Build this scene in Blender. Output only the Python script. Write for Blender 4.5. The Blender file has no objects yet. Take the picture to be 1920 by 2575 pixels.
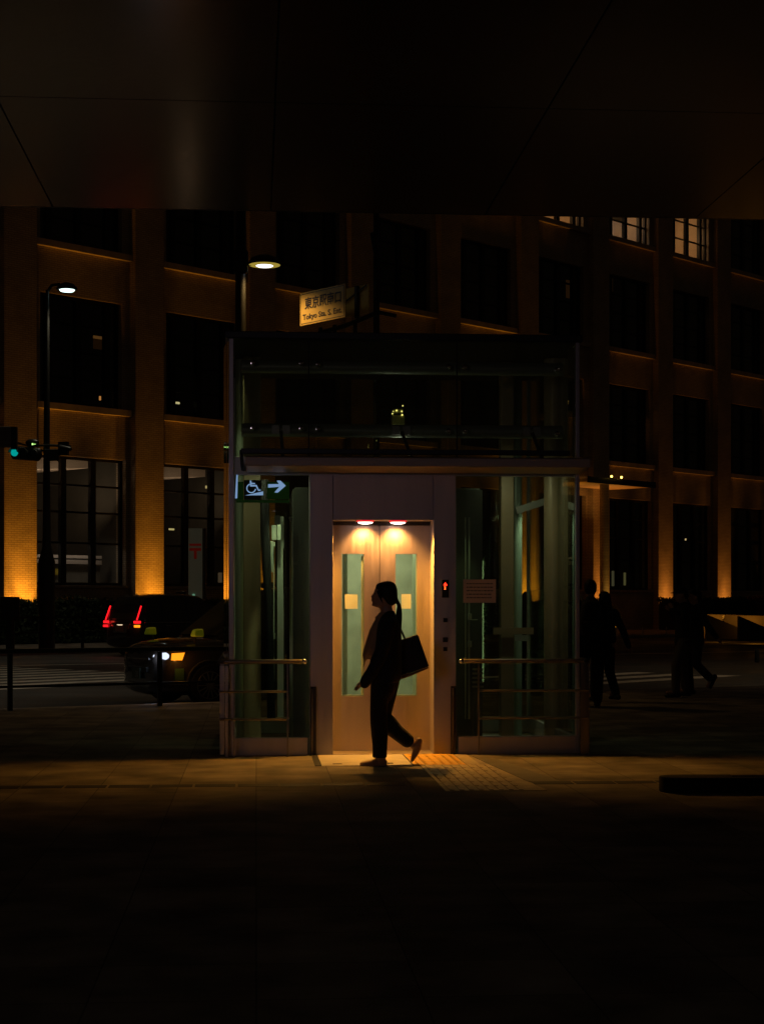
import bpy, bmesh, math, random
from mathutils import Vector, Matrix

random.seed(7)
sc = bpy.context.scene
COL = sc.collection
PI = math.pi

# ------------------------------------------------------------------ camera
F, CX, HV, CH = 4200.0, 960.0, 1512.0, 1.43
cam_d = bpy.data.cameras.new("camera")
cam = bpy.data.objects.new("camera", cam_d)
COL.objects.link(cam)
cam.location = (0, 0, CH)
cam.rotation_euler = (PI / 2, 0, 0)
cam_d.sensor_fit = 'HORIZONTAL'
cam_d.sensor_width = 36
cam_d.lens = F / 1920 * 36
cam_d.shift_y = (HV - 1287.5) / 1920
cam_d.clip_start = 0.1
cam_d.clip_end = 2000
sc.camera = cam

# ------------------------------------------------------------------ night sky (dim city glow)
world = bpy.data.worlds.new("World")
sc.world = world
world.use_nodes = True
bg = world.node_tree.nodes["Background"]
bg.inputs[0].default_value = (1.0, 0.66, 0.40, 1)
bg.inputs[1].default_value = 0.0062

sc.view_settings.view_transform = 'Standard'
sc.view_settings.look = 'None'
sc.view_settings.exposure = 0.0
sc.view_settings.gamma = 1.0
sc.cycles.transparent_max_bounces = 24
sc.cycles.max_bounces = 8
sc.cycles.sample_clamp_indirect = 3.0
sc.cycles.use_denoising = True

# ------------------------------------------------------------------ helpers
def W(u, v, Y):
    return Vector(((u - CX) / F * Y, Y, CH - (v - HV) / F * Y))

def link(o, parent=None):
    COL.objects.link(o)
    if parent is not None:
        o.parent = parent
    return o

def tag(o, label=None, cat=None, group=None, kind=None):
    if label: o["label"] = label
    if cat: o["category"] = cat
    if group: o["group"] = group
    if kind: o["kind"] = kind
    return o

def empty(name, loc=(0, 0, 0), rz=0.0, label=None, cat=None, group=None):
    o = bpy.data.objects.new(name, None)
    o.empty_display_size = 0.3
    link(o)
    o.location = loc
    o.rotation_euler = (0, 0, rz)
    return tag(o, label, cat, group)

def frame_of(d):
    d = d.normalized()
    ref = Vector((0, 1, 0)) if abs(d.y) < 0.9 else Vector((1, 0, 0))
    a = d.cross(ref).normalized()
    b = a.cross(d).normalized()
    return a, b        # a: in the xz plane for paths without y, b: along y

class MB:
    def __init__(s):
        s.v, s.f = [], []
    def add(s, vs, fs):
        n = len(s.v)
        s.v += [tuple(x) for x in vs]
        s.f += [tuple(i + n for i in f) for f in fs]
        return s
    def box(s, x0, x1, y0, y1, z0, z1):
        x0, x1 = min(x0, x1), max(x0, x1); y0, y1 = min(y0, y1), max(y0, y1); z0, z1 = min(z0, z1), max(z0, z1)
        vs = [(x0,y0,z0),(x1,y0,z0),(x1,y1,z0),(x0,y1,z0),(x0,y0,z1),(x1,y0,z1),(x1,y1,z1),(x0,y1,z1)]
        return s.add(vs, [(0,3,2,1),(4,5,6,7),(0,1,5,4),(1,2,6,5),(2,3,7,6),(3,0,4,7)])
    def hexa(s, b4, t4):
        return s.add(list(b4) + list(t4), [(0,3,2,1),(4,5,6,7),(0,1,5,4),(1,2,6,5),(2,3,7,6),(3,0,4,7)])
    def bar(s, p0, p1, w, h, up=(0, 0, 1)):
        p0, p1 = Vector(p0), Vector(p1)
        d = (p1 - p0).normalized(); up = Vector(up)
        a = d.cross(up).normalized() * (w / 2); b = a.cross(d).normalized() * (h / 2)
        q = lambda p: [p - a - b, p + a - b, p + a + b, p - a + b]
        return s.add(q(p0) + q(p1), [(0,1,2,3),(7,6,5,4),(0,4,5,1),(1,5,6,2),(2,6,7,3),(3,7,4,0)])
    def loft(s, rings, cap=True):
        n = len(rings[0]); base = len(s.v)
        for r in rings: s.v += [tuple(x) for x in r]
        for i in range(len(rings) - 1):
            for j in range(n):
                k = (j + 1) % n
                s.f.append((base+i*n+j, base+i*n+k, base+(i+1)*n+k, base+(i+1)*n+j))
        if cap:
            s.f.append(tuple(base + j for j in range(n))[::-1])
            s.f.append(tuple(base + (len(rings)-1)*n + j for j in range(n)))
        return s
    def tube(s, pts, r, n=12, cap=True):
        pts = [Vector(p) for p in pts]
        rr = r if isinstance(r, (list, tuple)) else [r] * len(pts)
        rings = []
        for i, p in enumerate(pts):
            d = (pts[min(i+1, len(pts)-1)] - pts[max(i-1, 0)])
            a, b = frame_of(d)
            q = rr[i]
            ra, rb = q if isinstance(q, (list, tuple)) else (q, q)
            rings.append([p + a*math.cos(2*PI*j/n)*ra + b*math.sin(2*PI*j/n)*rb for j in range(n)])
        return s.loft(rings, cap)
    def limb(s, pts, rr, n=16):
        """tube with rounded ends"""
        pts = [Vector(p) for p in pts]
        R = [(q if isinstance(q, (list, tuple)) else (q, q)) for q in rr]
        P, Q = [], []
        d0 = (pts[0]-pts[1]).normalized(); d1 = (pts[-1]-pts[-2]).normalized()
        r0 = min(R[0]); r1 = min(R[-1])
        for k in (0.95, 0.7, 0.35):
            c = math.sqrt(max(0, 1-k*k)); P.append(pts[0]+d0*r0*k); Q.append((R[0][0]*c, R[0][1]*c))
        P += pts; Q += R
        for k in (0.35, 0.7, 0.95):
            c = math.sqrt(max(0, 1-k*k)); P.append(pts[-1]+d1*r1*k); Q.append((R[-1][0]*c, R[-1][1]*c))
        return s.tube(P, Q, n)
    def ball(s, c, r, n=16, m=10):
        r = r if isinstance(r, (list, tuple)) else (r, r, r)
        rings = []
        for i in range(1, m):
            t = PI * i / m
            rings.append([(c[0]+r[0]*math.sin(t)*math.cos(2*PI*j/n), c[1]+r[1]*math.sin(t)*math.sin(2*PI*j/n), c[2]-r[2]*math.cos(t)) for j in range(n)])
        return s.loft(rings)
    def slices(s, rows, n=24, p=2.2):
        """rows: (z, x_front, x_back, half_width_y, y_centre)"""
        rings = []
        for (z, xf, xb, hw, yc) in rows:
            c, r = (xf+xb)/2, (xb-xf)/2
            ring = []
            for j in range(n):
                t = 2*PI*j/n; co, si = math.cos(t), math.sin(t)
                ring.append((c + r*math.copysign(abs(co)**(2/p), co), yc + hw*math.copysign(abs(si)**(2/p), si), z))
            rings.append(ring)
        return s.loft(rings)
    def prism(s, poly, a0, a1, plane='xz'):
        n = len(poly)
        m = {'xz': lambda p, t: (p[0], t, p[1]), 'xy': lambda p, t: (p[0], p[1], t), 'yz': lambda p, t: (t, p[0], p[1])}[plane]
        vs = [m(p, a0) for p in poly] + [m(p, a1) for p in poly]
        fs = [tuple(range(n)), tuple(range(2*n-1, n-1, -1))] + [(i, i+n, (i+1) % n + n, (i+1) % n) for i in range(n)]
        return s.add(vs, fs)
    def cyl(s, c, r, h, axis='z', n=24, r2=None):
        c = Vector(c); ax = {'x': Vector((1,0,0)), 'y': Vector((0,1,0)), 'z': Vector((0,0,1))}[axis]
        return s.tube([c, c + ax*h], [r, r if r2 is None else r2], n)
    def lathe(s, c, prof, n=28):
        rings = [[(c[0]+r*math.cos(2*PI*j/n), c[1]+r*math.sin(2*PI*j/n), c[2]+z) for j in range(n)] for r, z in prof]
        return s.loft(rings)
    def mesh(s, name):
        me = bpy.data.meshes.new(name)
        me.from_pydata(s.v, [], s.f)
        bm = bmesh.new(); bm.from_mesh(me)
        bmesh.ops.recalc_face_normals(bm, faces=bm.faces)
        bm.to_mesh(me); bm.free()
        return me
    def build(s, name, mat, parent=None, smooth=False, bevel=0.0, seg=2, sub=0, label=None, cat=None, group=None, kind=None):
        me = s.mesh(name)
        me.materials.append(mat)
        o = bpy.data.objects.new(name, me)
        link(o, parent)
        if smooth:
            for p in me.polygons: p.use_smooth = True
            me.set_sharp_from_angle(angle=math.radians(42))
        if bevel:
            m = o.modifiers.new("bevel", 'BEVEL'); m.width = bevel; m.segments = seg; m.limit_method = 'ANGLE'
        if sub:
            m = o.modifiers.new("subdivision", 'SUBSURF'); m.levels = m.render_levels = sub
        return tag(o, label, cat, group, kind)

def fuse(mb, name, mat, parent=None, voxel=0.01, smooth_it=6, **kw):
    """join overlapping closed shapes into ONE continuous surface"""
    tmp = mb.build("tmp_fuse", mat)
    m = tmp.modifiers.new("r", 'REMESH'); m.mode = 'VOXEL'; m.voxel_size = voxel
    m2 = tmp.modifiers.new("s", 'SMOOTH'); m2.factor = 0.5; m2.iterations = smooth_it
    dg = bpy.context.evaluated_depsgraph_get()
    me = bpy.data.meshes.new_from_object(tmp.evaluated_get(dg))
    me.name = name
    bpy.data.objects.remove(tmp)
    for p in me.polygons: p.use_smooth = True
    if not me.materials: me.materials.append(mat)
    o = bpy.data.objects.new(name, me)
    link(o, parent)
    return tag(o, **kw)

def text_mesh(body, size, name, mat, parent, M, extrude=0.002, bold=0.0, align='CENTER', width=None):
    cu = bpy.data.curves.new("tmp_text", 'FONT')
    cu.body = body; cu.size = size; cu.extrude = extrude; cu.offset = bold
    cu.align_x = align; cu.align_y = 'CENTER'
    t = bpy.data.objects.new("tmp_text", cu); COL.objects.link(t)
    dg = bpy.context.evaluated_depsgraph_get()
    me = bpy.data.meshes.new_from_object(t.evaluated_get(dg))
    bpy.data.objects.remove(t)
    if width:
        xs = [v.co.x for v in me.vertices]
        if xs:
            k = width / (max(xs) - min(xs))
            for v in me.vertices: v.co.x *= k
    me.transform(M); me.name = name
    me.materials.clear(); me.materials.append(mat)
    o = bpy.data.objects.new(name, me)
    link(o, parent)
    return o

# ------------------------------------------------------------------ materials
def mat(name, c, rough=0.5, metal=0.0, noise=None, bump=None, emit=None, es=0.0, coat=0.0, rnoise=None, stretch=None, spec=0.5):
    m = bpy.data.materials.new(name); m.use_nodes = True
    nt = m.node_tree; b = nt.nodes["Principled BSDF"]
    b.inputs["Base Color"].default_value = (*c, 1)
    b.inputs["Roughness"].default_value = rough
    b.inputs["Metallic"].default_value = metal
    b.inputs["Specular IOR Level"].default_value = spec
    if coat: b.inputs["Coat Weight"].default_value = coat; b.inputs["Coat Roughness"].default_value = 0.05
    if emit:
        b.inputs["Emission Color"].default_value = (*emit, 1); b.inputs["Emission Strength"].default_value = es
    tc = nt.nodes.new("ShaderNodeTexCoord"); mp = nt.nodes.new("ShaderNodeMapping")
    nt.links.new(tc.outputs["Object"], mp.inputs[0])
    if stretch: mp.inputs["Scale"].default_value = stretch
    def nz(scale, det=6):
        n = nt.nodes.new("ShaderNodeTexNoise"); n.inputs["Scale"].default_value = scale; n.inputs["Detail"].default_value = det
        nt.links.new(mp.outputs[0], n.inputs["Vector"]); return n
    if noise:
        n = nz(noise[0]); r = nt.nodes.new("ShaderNodeMapRange")
        r.inputs[1].default_value = 0.3; r.inputs[2].default_value = 0.7
        r.inputs[3].default_value = 1 - noise[1]; r.inputs[4].default_value = 1 + noise[1] * 0.6
        nt.links.new(n.outputs[0], r.inputs[0])
        x = nt.nodes.new("ShaderNodeMix"); x.data_type = 'RGBA'; x.blend_type = 'MULTIPLY'; x.inputs[0].default_value = 1
        x.inputs[6].default_value = (*c, 1); nt.links.new(r.outputs[0], x.inputs[7]); nt.links.new(x.outputs[2], b.inputs["Base Color"])
    if rnoise:
        n = nz(rnoise[0]); r = nt.nodes.new("ShaderNodeMapRange")
        r.inputs[3].default_value = max(0.02, rough - rnoise[1]); r.inputs[4].default_value = min(1, rough + rnoise[1])
        r.inputs[1].default_value = 0.3; r.inputs[2].default_value = 0.7
        nt.links.new(n.outputs[0], r.inputs[0]); nt.links.new(r.outputs[0], b.inputs["Roughness"])
    if bump:
        n = nz(bump[0]); bu = nt.nodes.new("ShaderNodeBump"); bu.inputs["Strength"].default_value = bump[1]; bu.inputs["Distance"].default_value = 0.01
        nt.links.new(n.outputs[0], bu.inputs["Height"]); nt.links.new(bu.outputs[0], b.inputs["Normal"])
    return m

def brick(name, c1, c2, mortar, bw, bh, ms, rough=0.5, uv=('x+y', 'z'), rot=0.0, offset=0.5, bump=0.3, noise=(1.5, 0.3), spec=0.5, rn=0.1):
    m = bpy.data.materials.new(name); m.use_nodes = True
    nt = m.node_tree; b = nt.nodes["Principled BSDF"]; L = nt.links.new
    b.inputs["Specular IOR Level"].default_value = spec
    tc = nt.nodes.new("ShaderNodeTexCoord")
    rt = nt.nodes.new("ShaderNodeVectorRotate"); rt.rotation_type = 'Z_AXIS'; rt.inputs["Angle"].default_value = rot
    L(tc.outputs["Object"], rt.inputs[0])
    sp = nt.nodes.new("ShaderNodeSeparateXYZ"); L(rt.outputs[0], sp.inputs[0])
    cb = nt.nodes.new("ShaderNodeCombineXYZ")
    if uv[0] == 'x+y':
        ad = nt.nodes.new("ShaderNodeMath"); ad.operation = 'ADD'; L(sp.outputs[0], ad.inputs[0]); L(sp.outputs[1], ad.inputs[1]); L(ad.outputs[0], cb.inputs[0])
    else: L(sp.outputs[0], cb.inputs[0])
    L(sp.outputs[2 if uv[1] == 'z' else 1], cb.inputs[1])
    br = nt.nodes.new("ShaderNodeTexBrick")
    br.offset = offset
    br.inputs["Color1"].default_value = (*c1, 1); br.inputs["Color2"].default_value = (*c2, 1); br.inputs["Mortar"].default_value = (*mortar, 1)
    br.inputs["Scale"].default_value = 1; br.inputs["Mortar Size"].default_value = ms; br.inputs["Mortar Smooth"].default_value = 0.2
    br.inputs["Brick Width"].default_value = bw; br.inputs["Row Height"].default_value = bh; br.inputs["Bias"].default_value = 0
    L(cb.outputs[0], br.inputs["Vector"])
    n = nt.nodes.new("ShaderNodeTexNoise"); n.inputs["Scale"].default_value = noise[0]; n.inputs["Detail"].default_value = 8; L(rt.outputs[0], n.inputs["Vector"])
    r = nt.nodes.new("ShaderNodeMapRange"); r.inputs[1].default_value = 0.3; r.inputs[2].default_value = 0.7; r.inputs[3].default_value = 1-noise[1]; r.inputs[4].default_value = 1+noise[1]*0.5
    L(n.outputs[0], r.inputs[0])
    x = nt.nodes.new("ShaderNodeMix"); x.data_type = 'RGBA'; x.blend_type = 'MULTIPLY'; x.inputs[0].default_value = 1
    L(br.outputs["Color"], x.inputs[6]); L(r.outputs[0], x.inputs[7]); L(x.outputs[2], b.inputs["Base Color"])
    r2 = nt.nodes.new("ShaderNodeMapRange"); r2.inputs[1].default_value = 0.3; r2.inputs[2].default_value = 0.7
    r2.inputs[3].default_value = rough-rn; r2.inputs[4].default_value = rough+rn
    L(n.outputs[0], r2.inputs[0]); L(r2.outputs[0], b.inputs["Roughness"])
    bu = nt.nodes.new("ShaderNodeBump"); bu.inputs["Strength"].default_value = bump; bu.inputs["Distance"].default_value = 0.004; bu.invert = True
    n2 = nt.nodes.new("ShaderNodeTexNoise"); n2.inputs["Scale"].default_value = 60; n2.inputs["Detail"].default_value = 4; L(rt.outputs[0], n2.inputs["Vector"])
    mm = nt.nodes.new("ShaderNodeMath"); mm.operation = 'MULTIPLY_ADD'; mm.inputs[1].default_value = 0.35
    L(n2.outputs[0], mm.inputs[0]); L(br.outputs["Fac"], mm.inputs[2])
    L(mm.outputs[0], bu.inputs["Height"]); L(bu.outputs[0], b.inputs["Normal"])
    return m

def glass(name, tint=(0.86, 0.93, 0.88), refl=1.0, rough=0.01):
    m = bpy.data.materials.new(name); m.use_nodes = True
    nt = m.node_tree; nt.nodes.clear(); L = nt.links.new
    out = nt.nodes.new("ShaderNodeOutputMaterial"); mix = nt.nodes.new("ShaderNodeMixShader")
    tr = nt.nodes.new("ShaderNodeBsdfTransparent"); tr.inputs[0].default_value = (*tint, 1)
    gl = nt.nodes.new("ShaderNodeBsdfGlossy"); gl.inputs["Roughness"].default_value = rough; gl.inputs[0].default_value = (0.9, 0.95, 0.93, 1)
    lw = nt.nodes.new("ShaderNodeLayerWeight"); lw.inputs[0].default_value = 0.5
    pw = nt.nodes.new("ShaderNodeMath"); pw.operation = 'POWER'; pw.inputs[1].default_value = 5.0; L(lw.outputs["Facing"], pw.inputs[0])
    fr = nt.nodes.new("ShaderNodeMath"); fr.operation = 'MULTIPLY_ADD'; fr.inputs[1].default_value = 0.95; fr.inputs[2].default_value = 0.045; fr.use_clamp = True; L(pw.outputs[0], fr.inputs[0])
    mu = nt.nodes.new("ShaderNodeMath"); mu.operation = 'MULTIPLY'; mu.inputs[1].default_value = refl
    tc = nt.nodes.new("ShaderNodeTexCoord"); n = nt.nodes.new("ShaderNodeTexNoise"); n.inputs["Scale"].default_value = 0.6
    bu = nt.nodes.new("ShaderNodeBump"); bu.inputs["Strength"].default_value = 0.03; bu.inputs["Distance"].default_value = 0.02
    L(tc.outputs["Object"], n.inputs["Vector"]); L(n.outputs[0], bu.inputs["Height"]); L(bu.outputs[0], gl.inputs["Normal"])
    L(fr.outputs[0], mu.inputs[0]); L(mu.outputs[0], mix.inputs[0]); L(tr.outputs[0], mix.inputs[1]); L(gl.outputs[0], mix.inputs[2]); L(mix.outputs[0], out.inputs[0])
    return m

def emi(name, c, s):
    m = bpy.data.materials.new(name); m.use_nodes = True
    nt = m.node_tree; nt.nodes.clear()
    e = nt.nodes.new("ShaderNodeEmission"); e.inputs[0].default_value = (*c, 1); e.inputs[1].default_value = s
    o = nt.nodes.new("ShaderNodeOutputMaterial"); nt.links.new(e.outputs[0], o.inputs[0])
    return m

def light(kind, name, loc, power, color, **kw):
    d = bpy.data.lights.new(name, kind); d.energy = power; d.color = color
    for k, v in kw.items():
        if k not in ('aim', 'parent'): setattr(d, k, v)
    o = bpy.data.objects.new(name, d); link(o, kw.get('parent')); o.location = loc
    if 'aim' in kw:
        o.rotation_euler = (Vector(kw['aim']) - Vector(loc)).to_track_quat('-Z', 'Y').to_euler()
    return o

AMBER = (1.0, 0.50, 0.10)
LIFTANG = math.atan(316 / 4200)
CB, SB = math.cos(LIFTANG), math.sin(LIFTANG)
M = {}
M['brick'] = brick('cream_glazed_brick', (0.56, 0.47, 0.35), (0.47, 0.38, 0.28), (0.22, 0.18, 0.14), 0.235, 0.075, 0.008, rough=0.5, bump=0.35, noise=(1.1, 0.22))
M['stone_trim'] = mat('stone_trim', (0.45, 0.38, 0.30), 0.6, noise=(3, 0.2))
M['dark_frame'] = mat('dark_window_frame', (0.008, 0.008, 0.007), 0.5)
M['dark_pane'] = mat('dark_window_pane', (0.05, 0.055, 0.045), 0.12, rnoise=(0.4, 0.05), bump=(0.5, 0.05))
M['pane'] = glass('clear_window_pane', (0.9, 0.92, 0.9), 1.0)
M['glass'] = glass('tinted_lift_glass', (0.84, 0.88, 0.80), 1.2)
M['glass_up'] = glass('dark_tinted_glass', (0.78, 0.82, 0.75), 1.2)
M['paving'] = brick('granite_paving', (0.32, 0.275, 0.23), (0.215, 0.185, 0.155), (0.13, 0.11, 0.09), 0.6, 0.6, 0.004, rough=0.85, spec=0.12, uv=('x', 'y'), rot=-LIFTANG, offset=0.0, bump=0.3, noise=(2.3, 0.55), rn=0.10)
M['asphalt'] = mat('asphalt', (0.05, 0.048, 0.045), 0.62, noise=(0.7, 0.4), bump=(120, 0.5), rnoise=(0.4, 0.15))
M['kerb'] = mat('kerb_granite', (0.30, 0.27, 0.23), 0.6, noise=(8, 0.3))
M['paint'] = mat('road_paint', (0.62, 0.58, 0.50), 0.6, noise=(5, 0.35))
M['steel'] = mat('brushed_steel', (0.55, 0.50, 0.52), 0.42, 0.55, rnoise=(40, 0.09), stretch=(1, 1, 0.08), noise=(3.0, 0.16))
M['steel_door'] = mat('satin_door_steel', (0.58, 0.48, 0.42), 0.40, 0.7, rnoise=(45, 0.10), stretch=(1, 1, 0.06), noise=(3.0, 0.16), bump=(60, 0.05))
M['chrome'] = mat('polished_steel', (0.75, 0.74, 0.72), 0.10, 1.0)
M['mirror'] = mat('mirror_trim', (0.85, 0.82, 0.78), 0.035, 1.0)
M['tubesteel'] = mat('handrail_steel', (0.30, 0.26, 0.23), 0.32, 0.9)
M['black'] = mat('black_steel', (0.014, 0.013, 0.012), 0.4)
M['black_matt'] = mat('matt_black', (0.008, 0.008, 0.008), 0.8)
M['soffit'] = mat('soffit_panel_metal', (0.20, 0.145, 0.10), 0.20, 0.8, rnoise=(14, 0.02), noise=(0.6, 0.12))
M['cab'] = mat('cab_wall_enamel', (0.60, 0.62, 0.50), 0.4, 0.1, noise=(2.6, 0.34))
M['cabdark'] = mat('cab_outer_steel', (0.16, 0.17, 0.14), 0.4, 0.5)
M['rail'] = mat('guide_rail', (0.62, 0.66, 0.55), 0.35, 0.4)
M['column'] = mat('painted_column', (0.50, 0.37, 0.22), 0.4, 0.1, noise=(2, 0.15))
M['beamgrey'] = mat('grey_beam', (0.45, 0.46, 0.40), 0.4, 0.4)
M['yellow'] = brick('yellow_tactile', (0.75, 0.42, 0.03), (0.68, 0.36, 0.03), (0.30, 0.18, 0.03), 0.3, 0.3, 0.004, rough=0.6, uv=('x', 'y'), offset=0, bump=0.1, noise=(6, 0.2))
M['tactile'] = mat('worn_tactile', (0.40, 0.31, 0.20), 0.6, noise=(7, 0.3))
M['slab'] = mat('pale_slab', (0.55, 0.49, 0.42), 0.6, noise=(4, 0.18), bump=(50, 0.2))
M['slot'] = mat('dark_slot', (0.015, 0.013, 0.012), 0.7)

# ================================================================== ground
RZ = -0.12
kA = Vector((-4.98, 22.05)); kd = Vector((1.81, 1.0)).normalized(); kn = Vector((-kd.y, kd.x))   # kerb line, kn points to the road
def kerbpt(s, o=0.0, z=0.0):
    p = kA + kd * s + kn * o
    return (p.x, p.y, z)
m = MB(); m.add([(-400, -60, RZ), (500, -60, RZ), (500, 600, RZ), (-400, 600, RZ)], [(0, 1, 2, 3)])
m.build('road', M['asphalt'], kind='structure')
# near pavement: station forecourt
m = MB()
pl = [(-60, -25), (60, -25), kerbpt(70)[:2], kerbpt(-62)[:2]]
m.prism(pl, RZ + 0.001, 0.0, 'xy')
m.build('pavement', M['paving'], kind='structure')
m = MB()
for i in range(-40, 60):
    a, b = i * 1.2 + 0.006, (i + 1) * 1.2 - 0.006
    p = [kerbpt(a, 0.002), kerbpt(b, 0.002), kerbpt(b, 0.18), kerbpt(a, 0.18)]
    m.hexa([(x, y, RZ + 0.001) for x, y, z in p], [(x, y, 0.004) for x, y, z in p])
m.build('kerb', M['kerb'], kind='structure', bevel=0.012)

# facade frame: local x along the facade, local y into the building
FP = Vector((-11.97, 58.0, 0)); FA = math.atan2(0.729, 0.684)
fd = Vector((math.cos(FA), math.sin(FA), 0)); fn = Vector((math.sin(FA), -math.cos(FA), 0))
def FW(t, out, z=0.0):
    p = FP + fd * t + fn * out
    return Vector((p.x, p.y, z))
m = MB()
q = [FW(-60, 8.0), FW(120, 8.0), FW(120, -3), FW(-60, -3)]
m.hexa([(p.x, p.y, RZ + 0.001) for p in q], [(p.x, p.y, 0) for p in q])
m.build('far_pavement', M['paving'], kind='structure')
m = MB()
q = [FW(-60, 8.2), FW(120, 8.2), FW(120, 8.005), FW(-60, 8.005)]
m.hexa([(p.x, p.y, RZ + 0.001) for p in q], [(p.x, p.y, 0.005) for p in q])
m.build('far_kerb', M['kerb'], kind='structure', bevel=0.012)

# pedestrian crossings (stripes run with the facade)
def stripes(name, u0, v0, n, pitch, w, L):
    Y = F * (CH - RZ) / (v0 - HV); base = Vector(((u0 - CX) / F * Y, Y, 0))
    m = MB()
    for i in range(n):
        c = base - fn * (i * pitch)
        a, b, d, e = c, c + fd * L, c + fd * L - fn * w, c - fn * w
        m.add([(p.x, p.y, RZ + 0.004) for p in (a, b, d, e)], [(0, 1, 2, 3)])
    return m.build(name, M['paint'], kind='structure')
stripes('crosswalk_marking', -60, 1738, 9, 1.0, 0.48, 6.5)
stripes('crosswalk_marking', 1505, 1722, 4, 1.05, 0.5, 5.0)
m = MB()
for (o, w, s0, s1) in ((1.35, 0.12, -30, -1.6), (17.5, 0.3, -60, 60)):
    p = [kerbpt(s0, o), kerbpt(s1, o), kerbpt(s1, o + w), kerbpt(s0, o + w)]
    m.add([(x, y, RZ + 0.004) for x, y, z in p], [(0, 1, 2, 3)])
m.build('lane_marking', M['paint'], kind='structure')

# ================================================================== lift coordinates
O = Vector((0.0, 15.57, 0))
def PP(u, q=0.0):
    k = (u - CX) / F
    return (k * (O.y + CB * q) + SB * q) / (CB - SB * k)
def ZZ(v, p=0.0, q=0.0):
    return CH - (v - HV) / F * (O.y + SB * p + CB * q)
def LW(p, q, z=0.0):
    return Vector((CB * p - SB * q, O.y + SB * p + CB * q, z))

# paving in front of the lift
def quad_l(name, p0, p1, q0, q1, z, mt, parent=None, **kw):
    m = MB(); m.box(p0, p1, q0, q1, 0.0005, z)
    o = m.build(name, mt, parent, **kw)
    if parent is None:
        o.location = O; o.rotation_euler = (0, 0, LIFTANG)
    return o
quad_l('threshold_slab', -0.60, 0.185, -1.06, -0.03, 0.004, M['slab'], kind='structure')
m = MB(); m.box(-0.66, -0.605, -1.06, -0.03, 0.0005, 0.005)
m.box(0.19, 0.198, -1.06, -0.03, 0.0005, 0.0055)
m.box(-0.50, -0.42, -0.93, -0.89, 0.004, 0.0062); m.box(-0.04, -0.034, -1.05, -0.04, 0.004, 0.006); m.box(-0.03, 0.03, -0.95, -0.84, 0.004, 0.0062)
o = m.build('paving_joint', M['slot'], kind='structure'); o.location = O; o.rotation_euler = (0, 0, LIFTANG)
m = MB(); m.box(0.2, 0.655, -1.05, -0.03, 0.0005, 0.005)
for i in range(6):
    for j in range(14):
        c = (0.24 + i * 0.075, -1.01 + j * 0.0725, 0.0045); m.cyl(c, 0.017, 0.005, n=8, r2=0.012)
o = m.build('yellow_tactile_paving', M['yellow'], kind='structure'); o.location = O; o.rotation_euler = (0, 0, LIFTANG)
m = MB(); m.box(0.25, 0.86, -3.05, -1.07, 0.0005, 0.0045)
for k in range(6):
    for j in range(7):
        for i in range(8):
            x = 0.285 + i * 0.075; y = -3.03 + j * 0.282
            m.box(x, x + 0.032, y, y + 0.25, 0.0045, 0.0095)
    break
m.box(0.665, 0.78, -1.05, -0.03, 0.0005, 0.0045); m.prism([(0.861, -3.05), (1.02, -3.05), (0.861, -1.07)], 0.0005, 0.0045, 'xy')
o = m.build('tactile_paving', M['tactile'], kind='structure'); o.location = O; o.rotation_euler = (0, 0, LIFTANG)
m = MB()
for i in range(-22, 22):
    x0 = i * 0.33
    if -0.05 < x0 - 0.25 + 0.3 and x0 < 0.86: continue
    m.box(x0 + 0.010, x0 + 0.320, -2.62, -2.44, 0.0005, 0.003)
o = m.build('drain_channel', M['slot'], kind='structure'); o.location = O; o.rotation_euler = (0, 0, LIFTANG)

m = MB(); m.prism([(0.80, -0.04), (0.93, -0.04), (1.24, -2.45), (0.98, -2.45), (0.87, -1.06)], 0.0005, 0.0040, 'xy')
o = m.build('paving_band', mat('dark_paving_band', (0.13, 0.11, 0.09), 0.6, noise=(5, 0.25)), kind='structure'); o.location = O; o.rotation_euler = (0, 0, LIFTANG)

# ================================================================== station canopy overhead
CZ = 6.0
can = empty('station_canopy', (0, 19.63, CZ), LIFTANG, 'dark metal station canopy overhead with wide soffit panels and thin seams', 'canopy')
seam0 = -3.91 - 2 * 2.52
for i in range(8):
    for r in range(4):
        x0 = seam0 + i * 2.52 + 0.09
        m = MB(); m.box(x0 + 0.008, x0 + 2.512, -(r + 1) * 4.25 + 0.008, -r * 4.25 - 0.008, 0, 0.03)
        m.build('soffit_panel', M['soffit'], can)
m = MB(); m.box(seam0 - 2, seam0 + 22.5, -17.2, -0.03, 0.034, 0.10); m.build('roof_deck', M['black_matt'], can)
m = MB(); m.box(seam0 - 2, seam0 + 22.5, 0.0, 0.04, 0.0, 0.35); m.build('fascia', M['black'], can)
cd0 = None  # downlights added out of view to give glints on cars and glass
for i, (x, y) in enumerate([(-6.2, 3), (-3.7, 3), (-1.2, 3), (1.3, 3), (3.8, 3), (6.3, 3), (-6.2, 7.2), (-3.7, 7.2), (6.3, 7.2), (8.8, 7.2)]):
    w_ = Vector((x, y, CZ - 0.012))
    if cd0 is None:
        cd0 = empty('added_downlight', w_, 0, 'small round downlight added out of view for glints on cars and glass', 'ceiling light', 'downlights added to the canopy')
        m = MB(); m.cyl((0, 0, 0), 0.07, 0.011); m.build('trim', M['black'], cd0); m = MB(); m.cyl((0, 0, -0.006), 0.030, 0.005); m.build('lens', emi('added_downlight_lens', (1.0, 0.85, 0.7), 40.0), cd0)
    else:
        c = cd0.copy(); COL.objects.link(c); c.location = w_
        for ch in cd0.children: d = ch.copy(); COL.objects.link(d); d.parent = c
m = MB()
for i in range(9):
    x0 = seam0 + i * 2.52 + 0.09
    m.box(x0 - 0.05, x0 + 0.05, -17, -0.1, 0.101, 0.33)
m.build('rafter', M['black'], can)

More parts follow.
